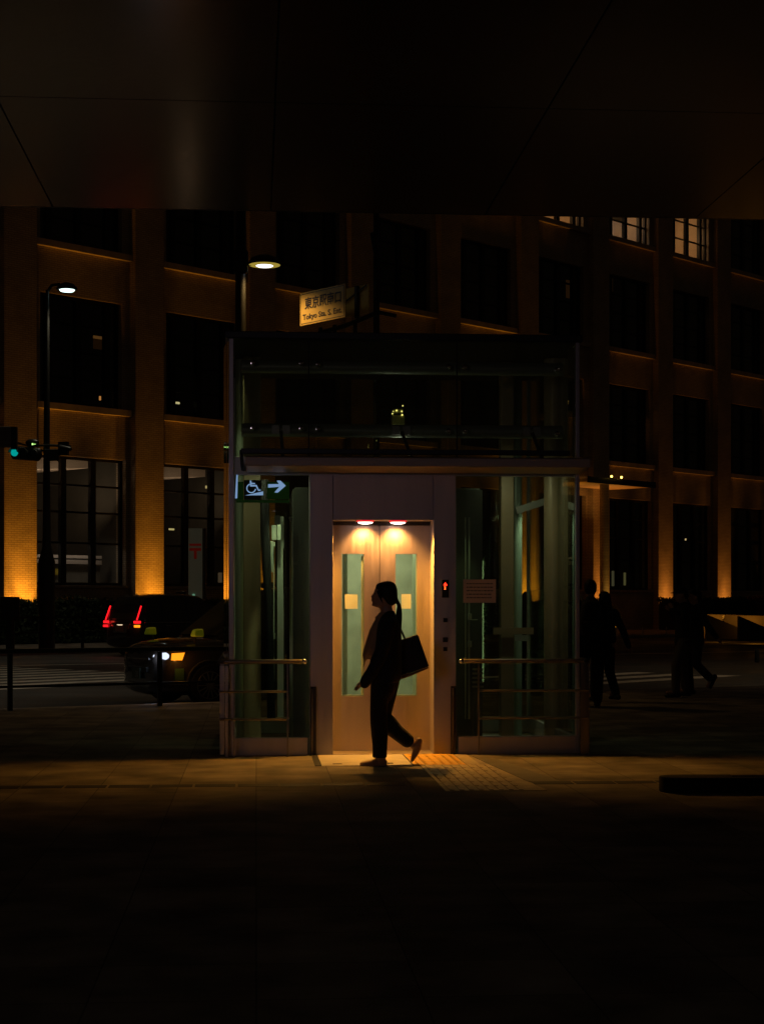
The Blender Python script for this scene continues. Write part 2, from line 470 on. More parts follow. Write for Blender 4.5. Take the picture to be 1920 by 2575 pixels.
# ================================================================== office building
bld = empty('office_building', FP, FA, 'cream brick office block with tall gridded windows and amber-lit piers', 'building')
PITCH, OPW, PW = 5.66, 4.31, 1.35
ST = [(2.0, 6.6), (8.45, 12.3), (14.15, 17.8), (19.7, 23.4)]
TOP = 27.0
B0, B1 = -2, 10
for i in range(B0, B1 + 1):
    t = i * PITCH
    m = MB(); m.box(t - PW, t, 0, 0.75, 0, TOP)
    m.build('pier', M['brick'], bld, bevel=0.02)
LIT = {(5, 3): 1, (6, 3): 1, (7, 3): 1}
SHOP = {(0, 0), (1, 0)}
DARKROOM = {(0, 1), (1, 1), (4, 3), (6, 0), (7, 0), (6, 2), (5, 2)}
MARG = (0.16, 0.34, 0.34, 0.34)
def window(i, s):
    t0 = i * PITCH + 0.02; t1 = t0 + OPW - 0.04; z0, z1 = ST[s]
    mg = MARG[s]; t0 += mg; t1 -= mg
    m = MB(); y0, y1 = 0.55, 0.68
    fw = 0.10
    m.box(t0, t1, y0, y1, z0, z0 + fw); m.box(t0, t1, y0, y1, z1 - fw, z1)
    m.box(t0, t0 + fw, y0, y1, z0 + fw, z1 - fw); m.box(t1 - fw, t1, y0, y1, z0 + fw, z1 - fw)
    if s == 0: cols, mw = (0.335, 0.665), 0.22
    else: cols, mw = (0.14, 0.5, 0.86), 0.24
    rows = (0.33, 0.57, 0.78) if s == 0 else (0.25, 0.5, 0.75)
    for c in cols:
        x = t0 + (t1 - t0) * c; m.box(x - mw/2, x + mw/2, y0 - 0.03, y1 + 0.02, z0 + fw, z1 - fw)
    edges = [t0 + fw] + [e for c in cols for e in (t0+(t1-t0)*c-mw/2, t0+(t1-t0)*c+mw/2)] + [t1 - fw]
    for r in rows:
        z = z0 + (z1 - z0) * r
        for a, b in zip(edges[::2], edges[1::2]): m.box(a, b, y0 + 0.02, y1 - 0.02, z - 0.035, z + 0.035)
    fr = m.build('window', M['dark_frame'], bld)
    clear = (i, s) in LIT or (i, s) in SHOP or (i, s) in DARKROOM
    m = MB(); m.box(t0 + fw/2, t1 - fw/2, 0.61, 0.62, z0 + fw/2, z1 - fw/2)
    m.build('pane', M['pane'] if clear else M['dark_pane'], fr)
for i in range(B0, B1):
    t0 = i * PITCH; t1 = t0 + OPW
    zs = [0.0] + [z for s in ST for z in s] + [TOP]
    for k in range(0, len(zs), 2):
        m = MB(); m.box(t0 + 0.002, t1 - 0.002, 0.32, 0.9, zs[k], zs[k + 1])
        m.build('spandrel', M['brick'], bld)
    for s in range(4):
        m = MB(); mg = MARG[s]
        m.box(t0 + 0.002, t0 + mg + 0.018, 0.325, 0.9, ST[s][0] + 0.001, ST[s][1] - 0.001); m.build('window_reveal', M['brick'], bld); m = MB(); m.box(t1 - mg - 0.018, t1 - 0.002, 0.325, 0.9, ST[s][0] + 0.001, ST[s][1] - 0.001); m.build('window_reveal', M['brick'], bld)
        m = MB(); z = ST[s][0]
        zt = z - 0.02 if s else z
        m.box(t0 + 0.01, t1 - 0.01, 0.14 if s else 0.25, 0.318, zt - (0.24 if s else 0.10), zt)
        m.build('sill', M['stone_trim'], bld, bevel=0.01)
        window(i, s)
m = MB(); m.box(B0 * PITCH - 6, B1 * PITCH + 6, 6.0, 6.3, 0, TOP)
m.build('core_wall', M['black_matt'], bld)
m = MB(); m.box(B0 * PITCH - 6, B1 * PITCH + 6, -0.05, 6.3, TOP + 0.002, TOP + 0.5); m.build('roof', M['stone_trim'], bld)

# lit rooms
M['room'] = mat('room_plaster', (0.70, 0.56, 0.40), 0.8, noise=(0.8, 0.15))
M['roomlamp'] = emi('room_lamp', (0.85, 0.88, 1.0), 1.2)
M['roomgrey'] = mat('room_grey', (0.10, 0.095, 0.08), 0.7, noise=(1, 0.2))
M['shopwhite'] = mat('shop_white', (0.72, 0.62, 0.52), 0.7)
def room(i, s, depth=3.6, wall=None):
    t0 = i * PITCH + 0.05; t1 = t0 + OPW - 0.1; z0, z1 = ST[s]
    m = MB(); w = 0.08; ya, yb = 0.92, 0.92 + depth
    m.box(t0, t1, yb, yb + w, z0 - 0.4, z1 + 0.3); m.box(t0 - w, t0 - 0.002, ya, yb, z0 - 0.4, z1 + 0.3); m.box(t1 + 0.002, t1 + w, ya, yb, z0 - 0.4, z1 + 0.3)
    m.box(t0, t1, ya, yb, z1 + 0.302, z1 + 0.38); m.box(t0, t1, ya, yb, z0 - 0.48, z0 - 0.402)
    return m.build('room', wall or M['room'], bld)
for (i, s) in LIT:
    r = room(i, s, 3.0)
    t0 = i * PITCH; z0, z1 = ST[s]
    m = MB(); m.box(t0 + 0.3, t0 + (3.4 if i == 6 else 0.9), 3.6, 3.7, z0 + (1.35 if i == 6 else 2.0), z0 + 2.3)
    m.build('ceiling_lamp', M['roomlamp'], r)
    m = MB()
    for k in range(4):
        x = t0 + 0.5 + k * 1.05 + (0.2 if i == 7 else 0); m.box(x, x + (0.16 if i == 7 else 0.08), 2.2 + 0.2 * k, 2.4 + 0.2 * k, z0 - 0.3, z1 + 0.2)
    if i == 6:
        m.box(t0 + 0.2, t0 + 3.9, 2.0, 2.1, z0 + 1.5, z0 + 1.75)
    m.build('room_partition', M['roomgrey'], r)
    p = Vector((t0 + 2.1, 2.0, z1 - 0.3))
    light('POINT', 'room_light', (t0 + 2.1, 1.9, z0 + 1.6), 50, (1.0, 0.54, 0.24), shadow_soft_size=0.3, parent=bld)
for i in (0, 1):
    t0 = i * PITCH
    r = room(i, 0, 4.6, M['roomgrey'])
    m = MB()
    # pale suspended soffit at the back and a low counter with two rails
    m.hexa([(t0+0.1, 1.5, 6.1), (t0+3.3, 1.5, 6.32), (t0+3.3, 4.9, 6.32), (t0+0.1, 4.9, 6.1)], [(t0+0.1, 1.5, 6.85), (t0+3.3, 1.5, 6.85), (t0+3.3, 4.9, 6.85), (t0+0.1, 4.9, 6.85)])
    if i == 0:
        m.box(t0 + 0.1, t0 + 3.7, 1.2, 1.26, 2.78, 2.93); m.box(t0 + 0.1, t0 + 3.7, 1.2, 1.26, 2.99, 3.10)
    m.build('shop_fitting', M['shopwhite'], r)
    if i == 0:
        m = MB(); m.box(t0 + 0.1, t0 + 3.7, 1.3, 1.36, 1.9, 2.74)
        m.build('counter_front', mat('counter_grey', (0.34, 0.32, 0.27), 0.6, noise=(1.2, 0.25)), r)
        m = MB(); m.box(t0 + 1.62, t0 + 1.86, 1.25, 1.28, 2.38, 2.6); m.build('yellow_notice', mat('yellow_card', (0.6, 0.45, 0.05), 0.6, emit=(0.9, 0.6, 0.05), es=0.02), r)
    light('AREA', 'shop_light', (t0 + 1.9, 1.1, 4.7), (26.0 if i == 0 else 18.0), (1.0, 0.66, 0.42), shape='RECTANGLE', size=3.2, size_y=0.5, parent=bld, aim=(t0 + 1.9, 2.4, 6.2))
    if i == 0:
        light('AREA', 'shop_light', (t0 + 1.9, 0.95, 3.7), 7.0, (1.0, 0.80, 0.66), shape='RECTANGLE', size=3.2, size_y=0.2, parent=bld, aim=(t0 + 1.9, 1.3, 2.7))

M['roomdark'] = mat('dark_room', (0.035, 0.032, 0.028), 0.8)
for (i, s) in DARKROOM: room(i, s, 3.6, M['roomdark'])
def fac(u, v, y):
    d = Vector(((u - CX) / F, 1, -(v - HV) / F)); k = (FP - fn * y).dot(fn) / d.dot(fn); p = d * k
    return (p - FP).dot(fd), CH + p.z
def glow(u0, u1, v0, v1, y, c, e, name='window_lamp', ring=False):
    a = fac(u0, v1, y); b = fac(u1, v0, y); m = MB()
    if ring:
        cx, cz, r = (a[0]+b[0])/2, (a[1]+b[1])/2, (b[1]-a[1])/2
        m.tube([(cx + r*math.cos(2*PI*k/20), y, cz + r*math.sin(2*PI*k/20)) for k in range(15)], r*0.16, 6)
    else: m.box(a[0], b[0], y, y + 0.05, a[1], b[1])
    return m.build(name, emi(name + '_%d_%d' % (u0, v0), c, e), bld)
glow(236, 272, 849, 876, 1.6, (1.0, 0.38, 0.06), 0.008, 'lamp_shade'); glow(236, 270, 848, 850, 1.55, (1.0, 0.42, 0.10), 0.08)
glow(251, 254, 996, 1006, 1.4, (1.0, 0.4, 0.1), 0.5); glow(428, 435, 946, 962, 1.3, (1.0, 0.6, 0.2), 0.16); glow(443, 452, 1011, 1015, 1.2, (1.0, 0.85, 0.4), 0.6)
glow(518, 532, 1222, 1228, 2.0, (1.0, 0.75, 0.3), 0.45); glow(550, 556, 1256, 1262, 2.0, (1.0, 0.6, 0.2), 0.3); glow(426, 438, 1329, 1333, 1.4, (1.0, 0.8, 0.3), 0.5)
glow(550, 562, 1440, 1465, 1.6, (1.0, 0.65, 0.35), 0.05, 'lit_panel')
glow(1224, 1242, 538, 562, 1.6, (1.0, 0.85, 0.55), 1.0, 'ring_lamp', True); glow(1244, 1262, 536, 560, 1.8, (1.0, 0.85, 0.55), 0.6, 'ring_lamp', True)
glow(1539, 1556, 1436, 1474, 1.3, (0.9, 0.8, 0.40), 0.05, 'lit_panel'); glow(1569, 1573, 1440, 1472, 1.5, (0.9, 0.8, 0.30), 0.07); glow(1620, 1622, 1442, 1474, 1.5, (1.0, 0.75, 0.25), 0.09)
glow(1723, 1725, 1354, 1359, 1.4, (1.0, 0.7, 0.3), 0.6); glow(1756, 1759, 1353, 1360, 1.4, (1.0, 0.75, 0.3), 0.9)
glow(1424, 1433, 705, 748, 1.4, (1.0, 0.40, 0.10), 0.012, 'lit_panel'); glow(1535, 1540, 697, 732, 1.3, (1.0, 0.42, 0.10), 0.014, 'lit_panel')

# amber uplights at the foot of the piers
PL = {-1: (60, 60), 0: (650, 1000), 1: (520, 800), 2: (500, 500), 3: (300, 300), 4: (300, 300), 5: (1200, 1000), 6: (420, 470), 7: (330, 330), 8: (300, 300), 9: (180, 180)}
for i, (a, b) in PL.items():
    t = i * PITCH
    red = (1.0, 0.36, 0.022) if i < 6 else (1.0, 0.33, 0.04)
    for x, pw in ((t - 1.02, a), (t - 0.42, b)):
        light('SPOT', 'pier_uplight', (x, -0.42, 0.30), pw, red, spot_size=math.radians(50), spot_blend=0.9, shadow_soft_size=0.05, parent=bld, aim=(x, 0.0, 6.0))
# entrance canopy on the building
ec = empty('entrance_canopy', FW(28.6, 0), FA, 'flat entrance canopy on the brick building, underside glowing orange', 'canopy')
M['canopy_plaster'] = mat('canopy_plaster', (0.45, 0.34, 0.22), 0.7)
m = MB(); m.box(0, 5.4, -2.6, -0.002, 6.95, 7.12); m.build('slab', M['canopy_plaster'], ec, bevel=0.02)
m = MB(); m.box(-0.05, 5.45, -2.66, -2.602, 6.92, 7.20); m.build('fascia', M['black'], ec)
m = MB(); m.cyl((2.0, -2.1, 0), 0.22, 6.95); m.build('column', M['brick'], ec, smooth=True)
m = MB()
for x in (1.7, 2.5): m.ball((x, -2.72, 7.28), 0.055, 10, 8)
m.build('lamp', emi('entrance_lamp', (1.0, 0.62, 0.10), 6.0), ec)
light('SPOT', 'entrance_uplight', FW(31.2, 1.6, 4.2), 110, (1.0, 0.42, 0.08), spot_size=math.radians(100), spot_blend=0.9, shadow_soft_size=0.1, aim=FW(31.6, 1.0, 7.0))
light('SPOT', 'entrance_uplight', FW(30.5, 2.6, 0.3), 260, (1.0, 0.5, 0.08), spot_size=math.radians(40), spot_blend=0.9, shadow_soft_size=0.05, aim=FW(30.55, 2.2, 4.0))

# ================================================================== glass lift
lift = empty('glass_elevator', O, LIFTANG, 'glass walled lift kiosk with steel door portal lit by two amber downlights', 'elevator')
HX0, HX1, DEP, ROOF = -1.425, 1.85, 2.7, 3.90
def part(m, name, mt, **kw): return m.build(name, mt, kw.pop('parent', lift), **kw)
pj0, pj1, pj2, pj3 = PP(779), PP(837), PP(1089), PP(1145)
# roof
m = MB(); m.box(HX0 - 0.03, HX1 + 0.03, -0.06, DEP + 0.05, 3.862, 3.925); part(m, 'roof', M['black'], bevel=0.006)
# plinth ring
m = MB()
m.box(PP(588), pj0 - 0.02, -0.03, 0.03, 0, 0.165); m.box(pj3 + 0.02, HX1 - 0.005, -0.03, 0.03, 0, 0.165)
m.box(HX0 + 0.002, HX0 + 0.06, 0.06, DEP - 0.03, 0, 0.165); m.box(HX1 - 0.06, HX1 - 0.002, 0.06, DEP - 0.03, 0, 0.165)
m.box(HX0 + 0.06, HX1 - 0.06, DEP - 0.09, DEP - 0.03, 0, 0.165)
part(m, 'plinth', M['steel'], bevel=0.004)
# corner posts
for (x0, x1, y0, y1, z0) in ((PP(576), PP(588) - 0.003, -0.035, 0.05, 0), (PP(1446), PP(1455), -0.035, 0.05, 0), (HX0, HX0 + 0.05, DEP - 0.027, DEP + 0.02, 0), (HX1 - 0.05, HX1, DEP - 0.027, DEP + 0.02, 0)):
    m = MB(); m.box(x0, x1, y0, y1, z0, 3.86); part(m, 'post', M['steel'], bevel=0.004)
# splayed mirror-polished trim beside the left post
a = Vector((-1.416, 15.44)); b = Vector((-1.514, 15.995))
def to_l(p):
    d = Vector((p.x - O.x, p.y - O.y)); return Vector((CB * d.x + SB * d.y, -SB * d.x + CB * d.y))
la, lb = to_l(a), to_l(b); nn = Vector((-(lb - la).y, (lb - la).x)).normalized()
for f0, f1 in ((0.0, 0.38), (0.52, 1.0)):
    ta, tb = la + (lb - la) * f0, la + (lb - la) * f1
    m = MB(); k_n = nn * (0.012 if nn.x > 0 else -0.012)
    m.prism([(p.x, p.y) for p in (ta, tb, tb + k_n, ta + k_n)], 0.0, 3.86, 'xy'); part(m, 'side_trim', M['mirror'])
# glass
GT = 0.012
def pane(u0, u1, z0, z1, mt, q=0.0, name='glass_panel'):
    m = MB(); m.box(PP(u0, q), PP(u1, q), q, q + GT, z0, z1); return part(m, name, mt)
pane(590, 777, 0.17, 2.60, M['glass']); pane(1147, 1445, 0.17, 2.60, M['glass'])
for u0, u1 in ((590, 774.5), (778, 1146.5), (1150, 1445)):
    pane(u0, u1, 2.775, 3.858, M['glass_up'])
for x in (HX0 + 0.02, HX1 - 0.032):
    for y0, y1 in ((0.055, 1.33), (1.345, DEP - 0.03)):
        m = MB(); m.box(x, x + GT, y0, y1, 0.17, 3.858); part(m, 'glass_panel', M['glass'])
for x0, x1 in ((HX0 + 0.055, -0.52), (-0.51, 0.92), (0.93, HX1 - 0.055)):
    m = MB(); m.box(x0, x1, DEP - 0.02, DEP - 0.02 + GT, 0.17, 3.858); part(m, 'glass_panel', M['glass'])
for u in (776.2, 1148.2):
    m = MB(); m.box(PP(u) - 0.006, PP(u) + 0.006, -0.001, 0.013, 2.776, 3.857); part(m, 'glass_seam', M['black_matt'])
light('POINT', 'shaft_fill', (0.2, 0.45, 2.72), 0.7, (0.95, 1.0, 0.75), shadow_soft_size=0.03, parent=lift)  # fill light added behind the transom to show the upper tubes
# transom between the panels
m = MB(); m.box(PP(590), PP(1445), 0.02, 0.10, 2.605, 2.77); part(m, 'transom', M['beamgrey'])
# spider bolts
for u, v in ((635, 915), (757, 915), (799, 917), (1127, 920), (1168, 921), (1400, 925), (635, 1078), (757, 1078), (799, 1080), (1127, 1083), (1168, 1084), (1400, 1087)):
    p, z = PP(u), ZZ(v)
    m = MB(); m.lathe((0, 0, 0), [(0.012, -0.02), (0.024, -0.018), (0.026, 0.0), (0.02, 0.012), (0.006, 0.014)], 16)
    m.v = [(x + p, -zz - 0.012, y + z) for (x, y, zz) in m.v]
    part(m, 'spider_bolt', M['chrome'], smooth=True)
# tubes behind the upper glass
for z in (3.63, 3.035):
    m = MB(); m.tube([(HX0 + 0.12, 0.17, z), (HX1 - 0.12, 0.17, z)], 0.062, 20); part(m, 'cross_tube', M['beamgrey'], smooth=True)
for u in (706, 1008, 1335):
    p = PP(u, 0.1); z = ZZ(1083)
    m = MB(); m.box(p - 0.085, p - 0.015, 0.06, 0.10, z - 0.03, z + 0.05); m.box(p + 0.015, p + 0.085, 0.06, 0.10, z - 0.03, z + 0.05)
    part(m, 'bracket', M['steel'])
    m = MB(); m.bar((p, 0.055, z), (p + 0.10 * (1 if u > 720 else 0.2), 0.055, 2.76), 0.02, 0.03); part(m, 'strut', M['black'])
# entrance visor
vy = -0.52
m = MB()
x0, x1 = PP(618, vy), PP(1484, vy)
prof = [(vy, 2.645), (vy, 2.725), (vy + 0.03, 2.735), (-0.065, 2.765), (-0.065, 2.62)]
m.prism([(a_, b_) for a_, b_ in prof], x0, x1, 'yz'); part(m, 'visor', mat('visor_metal', (0.42, 0.33, 0.27), 0.5, 0.4), bevel=0.006)
m = MB(); m.box(PP(606, -0.3), PP(1430, -0.3), -0.36, -0.30, 2.77, 2.815); m.bar((PP(606, -0.3), -0.33, 2.79), (PP(610, -0.02), -0.045, 2.65), 0.03, 0.035); part(m, 'gutter', M['black'], bevel=0.004)
# portal
m = MB(); m.box(pj0, pj1 - 0.001, -0.018, 0.34, 0, 2.612); part(m, 'portal_jamb', M['steel'], bevel=0.004)
m = MB(); m.box(pj2 + 0.001, pj3, -0.018, 0.34, 0, 2.612); part(m, 'portal_jamb', M['steel'], bevel=0.004)
m = MB(); m.box(pj1 + 0.001, pj2 - 0.001, -0.015, 0.26, 2.187, 2.612); part(m, 'portal_header', M['steel'], bevel=0.003)
m = MB(); m.box(pj1 + 0.001, pj2 - 0.001, 0.262, 0.40, 2.15, 2.6); part(m, 'door_track_cover', M['black'])
m = MB(); m.box(pj1 + 0.001, pj2 - 0.001, -0.03, 0.42, 0.001, 0.008); part(m, 'sill_plate', mat('sill_metal', (0.62, 0.52, 0.42), 0.4, 0.8, rnoise=(60, 0.08), stretch=(0.1, 1, 1)))
m = MB(); m.box(PP(786), PP(794), -0.075, -0.046, 0.0, 0.62); m.box(PP(779.5), PP(782), -0.075, -0.046, 0.0, 0.62); m.box(PP(779.5), PP(794), -0.075, -0.046, 0.621, 0.64)
part(m, 'door_guard', M['black'])
m = MB(); m.box(PP(1131), PP(1134), -0.075, -0.046, 0.0, 0.62); m.box(PP(1138), PP(1144), -0.075, -0.046, 0.0, 0.62); m.box(PP(1131), PP(1144), -0.075, -0.046, 0.621, 0.64)
part(m, 'door_guard', M['black'])
# doors
DQ = 0.30
def dp(u): return PP(u, DQ)
zt, zb = ZZ(1393, 0, DQ), ZZ(1751, 0, DQ)
notice_specs = []
for (ua, ub, wa, wb) in ((829, 953.3, 859, 915), (954.7, 1092, 994, 1048)):
    m = MB(); y0, y1 = DQ, DQ + 0.035
    m.box(dp(ua), dp(wa), y0, y1, 0.012, 2.184); m.box(dp(wb), dp(ub), y0, y1, 0.012, 2.184)
    m.box(dp(wa), dp(wb), y0, y1, 0.012, zb); m.box(dp(wa), dp(wb), y0, y1, zt, 2.184)
    d = part(m, 'door', M['steel_door'])
    m = MB(); m.box(dp(wa) + 0.001, dp(wb) - 0.001, y0 + 0.012, y0 + 0.018, zb + 0.001, zt - 0.001)
    m.build('door_window', glass('door_glass_%d' % ua, (0.9, 0.95, 0.9), 0.6), d)
    m = MB(); g = 0.004
    m.box(dp(wa), dp(wb), y0 + 0.019, y1 + 0.03, zb - 0.0, zb + 0.012); m.box(dp(wb) - 0.006, dp(wb), y0 + 0.019, y1 + 0.03, zb + 0.013, zt)
    m.build('window_trim', M['rail'], d)
m = MB(); m.box(dp(953.4), dp(954.6), DQ + 0.02, DQ + 0.03, 0.012, 2.18); part(m, 'door_seal', M['black_matt'])
# downlights
M['lamp_core'] = emi('downlight_core', (1.0, 0.74, 0.58), 5.5)
M['lamp_rim'] = emi('downlight_rim', (1.0, 0.02, 0.03), 0.9)
for u in (918, 1000):
    p = PP(u, 0.075)
    m = MB(); m.lathe((p, 0.075, 2.17), [(0.074, 0.0), (0.082, 0.006), (0.082, 0.016)], 28); dl = part(m, 'downlight', M['lamp_rim'], smooth=True)
    m = MB(); m.lathe((p, 0.075, 2.152), [(0.03, 0.0), (0.060, 0.007), (0.073, 0.0175)], 28); m.build('lens', M['lamp_core'], dl, smooth=True)
    light('SPOT', 'downlight_beam', (p, 0.075, 2.14), 225, (1.0, 0.43, 0.05), spot_size=math.radians(98), spot_blend=0.85, shadow_soft_size=0.06, parent=lift, aim=(p + (-1.25 if u < 950 else 1.25), -0.55, 0))
    light('SPOT', 'downlight_spill', (p, 0.12, 2.135), 22, (1.0, 0.45, 0.11), spot_size=math.radians(104), spot_blend=0.6, shadow_soft_size=0.05, parent=lift, aim=(p, 0.95, 0.9))
# indicator
pi_ = PP(1117.5); zi = ZZ(1480)
m = MB(); m.box(PP(1109), PP(1126.5), -0.052, -0.046, ZZ(1503), ZZ(1458)); ind = part(m, 'floor_indicator', M['black_matt'])
M['red'] = emi('red_led', (1.0, 0.03, 0.01), 2.6); M['redo'] = emi('orange_red_led', (1.0, 0.14, 0.02), 3.2)
zc = ZZ(1469.5)
m = MB(); s_ = 0.019
m.prism([(pi_ - s_, zc - 0.006), (pi_ - s_*0.55, zc - 0.017), (pi_ - 0.006, zc - 0.008), (pi_ - 0.006, zc - 0.018), (pi_ + 0.006, zc - 0.018), (pi_ + 0.006, zc - 0.008), (pi_ + s_*0.55, zc - 0.017), (pi_ + s_, zc - 0.006), (pi_, zc + 0.02)], -0.0535, -0.0525)
m.build('up_arrow', M['red'], ind)
T = Matrix.Translation((pi_ - 0.003, -0.0535, zc - 0.036)) @ Matrix.Rotation(PI/2, 4, 'X')
text_mesh("2", 0.036, 'floor_digit', M['redo'], ind, T, 0.0005, 0.0008)
# call buttons
for v, w in ((1559.5, 5.2), (1609, 6.2), (1632.5, 5.2)):
    m = MB(); z = ZZ(v); r = w / 269.8
    m.box(pi_ - r, pi_ + r, -0.052, -0.046, z - r, z + r); b_ = part(m, 'call_button', M['black'])
    m = MB(); m.cyl((pi_, -0.0525, z), r * 0.6, -0.004, 'y', 16); m.build('push_cap', M['dark_frame'], b_)
# cab
CQ0, CQ1, CX0, CX1 = 0.46, 2.0, -0.80, 0.98
m = MB()
m.box(CX0, CX1, CQ1, CQ1 + 0.04, 0.02, 2.45); m.box(CX0, CX0 + 0.03, CQ0, CQ1 - 0.001, 0.02, 2.45); m.box(CX1 - 0.03, CX1, CQ0, CQ1 - 0.001, 0.02, 2.45)
m.box(CX0 + 0.031, CX1 - 0.031, CQ0, CQ1 - 0.001, 2.30, 2.34); m.box(CX0 + 0.031, CX1 - 0.031, CQ0, CQ1 - 0.001, 0.02, 0.05)
cab = part(m, 'cab', M['cab'])
m = MB(); m.box(CX0 - 0.02, CX0 - 0.001, CQ0, CQ1 + 0.04, 0.02, 2.5); m.box(CX1 + 0.001, CX1 + 0.02, CQ0, CQ1 + 0.04, 0.02, 2.5); m.box(CX0, CX1, CQ0, CQ1, 2.46, 2.52)
m.box(CX0 - 0.02, -0.62, CQ0 - 0.03, CQ0 - 0.002, 0.02, 2.5); m.box(0.60, CX1 + 0.02, CQ0 - 0.03, CQ0 - 0.002, 0.02, 2.5); part(m, 'cab_shell', M['cabdark'])
m = MB(); m.box(-0.4, 0.5, 1.0, 1.3, 2.26, 2.295); m.build('cab_lamp', emi('cab_fluorescent', (0.95, 1.0, 0.68), 3.0), cab)
light('AREA', 'cab_light', (0.0, 1.15, 2.24), 8.0, (1.0, 1.0, 0.62), shape='RECTANGLE', size=1.2, size_y=0.9, parent=lift)
# things seen through the door windows
m = MB()
x = PP(864, 0.6)
m.box(PP(861, 0.8), PP(873, 0.8), 0.8, 0.82, 0.1, 2.2)
for k in range(44): m.box(PP(862, 0.78), PP(871, 0.78), 0.785, 0.799, 0.5 + k * 0.036, 0.518 + k * 0.036)
m.build('safety_edge', mat('edge_strip', (0.35, 0.42, 0.36), 0.5), cab)
m = MB(); m.box(PP(908, 0.352), PP(917, 0.352), 0.352, 0.375, 0.05, 1.86); m.build('inner_door_edge', mat('edge_metal', (0.92, 0.88, 0.60), 0.7, noise=(5, 0.3)), cab)
m = MB(); m.box(PP(1037, 1.2), PP(1050, 1.2), 1.2, 1.22, 0.2, 2.2)
m.box(PP(1035, 1.15), PP(1041, 1.15), 1.15, 1.17, ZZ(1517, 0, 1.15), ZZ(1510, 0, 1.15))
m.build('car_panel', mat('car_panel', (0.75, 0.85, 0.65), 0.4, 0.2), cab)
m = MB(); m.tube([(PP(1034, 1.1), 1.1, 0.84), (PP(1034, 1.1), 1.1, 0.9), (PP(1037, 1.1), 1.1, 0.93), (PP(1052, 1.1), 1.1, 0.93)], 0.014, 10); m.build('cab_handrail', M['rail'], cab, smooth=True)
m = MB(); m.box(PP(1030, 1.9), PP(1046, 1.9), 1.9, 1.93, 1.95, 2.25); m.build('camera_box', M['cabdark'], cab)

# lit columns and guide rails either side
m = MB(); m.box(PP(611, 1.0), PP(656, 1.0), 1.0, 1.16, 0.0, 3.85); part(m, 'column', M['column'], bevel=0.01)
p = PP(604, 1.25); m = MB(); m.tube([(p, 1.25, 0.0), (p, 1.25, 3.85)], 0.05, 24); part(m, 'column', M['rail'], smooth=True)
m = MB(); m.box(PP(1259, 1.2), PP(1292, 1.2), 1.2, 1.36, 0.0, 3.85); part(m, 'column', M['column'], bevel=0.01)
p = PP(1296, 1.5); m = MB(); m.tube([(p, 1.5, 0.0), (p, 1.5, 3.85)], 0.065, 24); part(m, 'column', mat('green_grey_column', (0.30, 0.36, 0.30), 0.4, 0.2), smooth=True)
p = PP(1390, 1.0); m = MB(); m.tube([(p, 1.0, 0.0), (p, 1.0, 3.85)], 0.092, 28); part(m, 'column', M['column'], smooth=True)
M['tube'] = emi('added_tube_glow', (0.72, 1.0, 0.46), 2.2)  # glowing tubes added out of sight behind the columns to rim pipes green
for u, q in ((626, 1.4), (1276, 1.72)):
    p = PP(u, q); m = MB(); m.tube([(p, q, 0.5), (p, q, 1.9)], 0.013, 10); part(m, 'added_shaft_tube', M['tube'])
light('SPOT', 'shaft_fill', (-0.93, 0.42, 2.66), 42, (0.84, 1.0, 0.58), spot_size=math.radians(30), spot_blend=0.7, shadow_soft_size=0.03, parent=lift, aim=(-0.96, 0.74, 1.25))  # this and the next two spots are fills added for rails and pipes
pt_ = PP(604, 1.25)
light('SPOT', 'shaft_fill', (pt_ - 0.02, 1.0, 3.78), 26, (0.84, 1.0, 0.58), spot_size=math.radians(26), spot_blend=0.7, shadow_soft_size=0.03, parent=lift, aim=(pt_, 1.24, 1.2))
pt_ = PP(1296, 1.5)
light('SPOT', 'shaft_fill', (pt_ + 0.22, 1.36, 2.72), 60, (0.80, 1.0, 0.66), spot_size=math.radians(34), spot_blend=0.7, shadow_soft_size=0.03, parent=lift, aim=(pt_, 1.48, 1.2))
light('AREA', 'bay_fill', (-1.08, 0.36, 2.66), 1.5, (0.92, 1.0, 0.66), shape='RECTANGLE', size=0.3, size_y=0.06, parent=lift, aim=(-1.06, 0.85, 0.9))  # both bay lights are fills added to brighten the glass bays
light('AREA', 'bay_fill', (1.25, 0.40, 2.66), 1.5, (0.95, 1.0, 0.70), shape='RECTANGLE', size=0.3, size_y=0.06, parent=lift, aim=(1.3, 1.2, 0.9))
light('SPOT', 'rail_fill', (0.84, 0.16, 2.63), 9, (0.80, 1.0, 0.48), spot_size=math.radians(24), spot_blend=0.6, shadow_soft_size=0.02, parent=lift, aim=(0.84, 0.38, 1.2))  # fill spot added to brighten the right guide rails
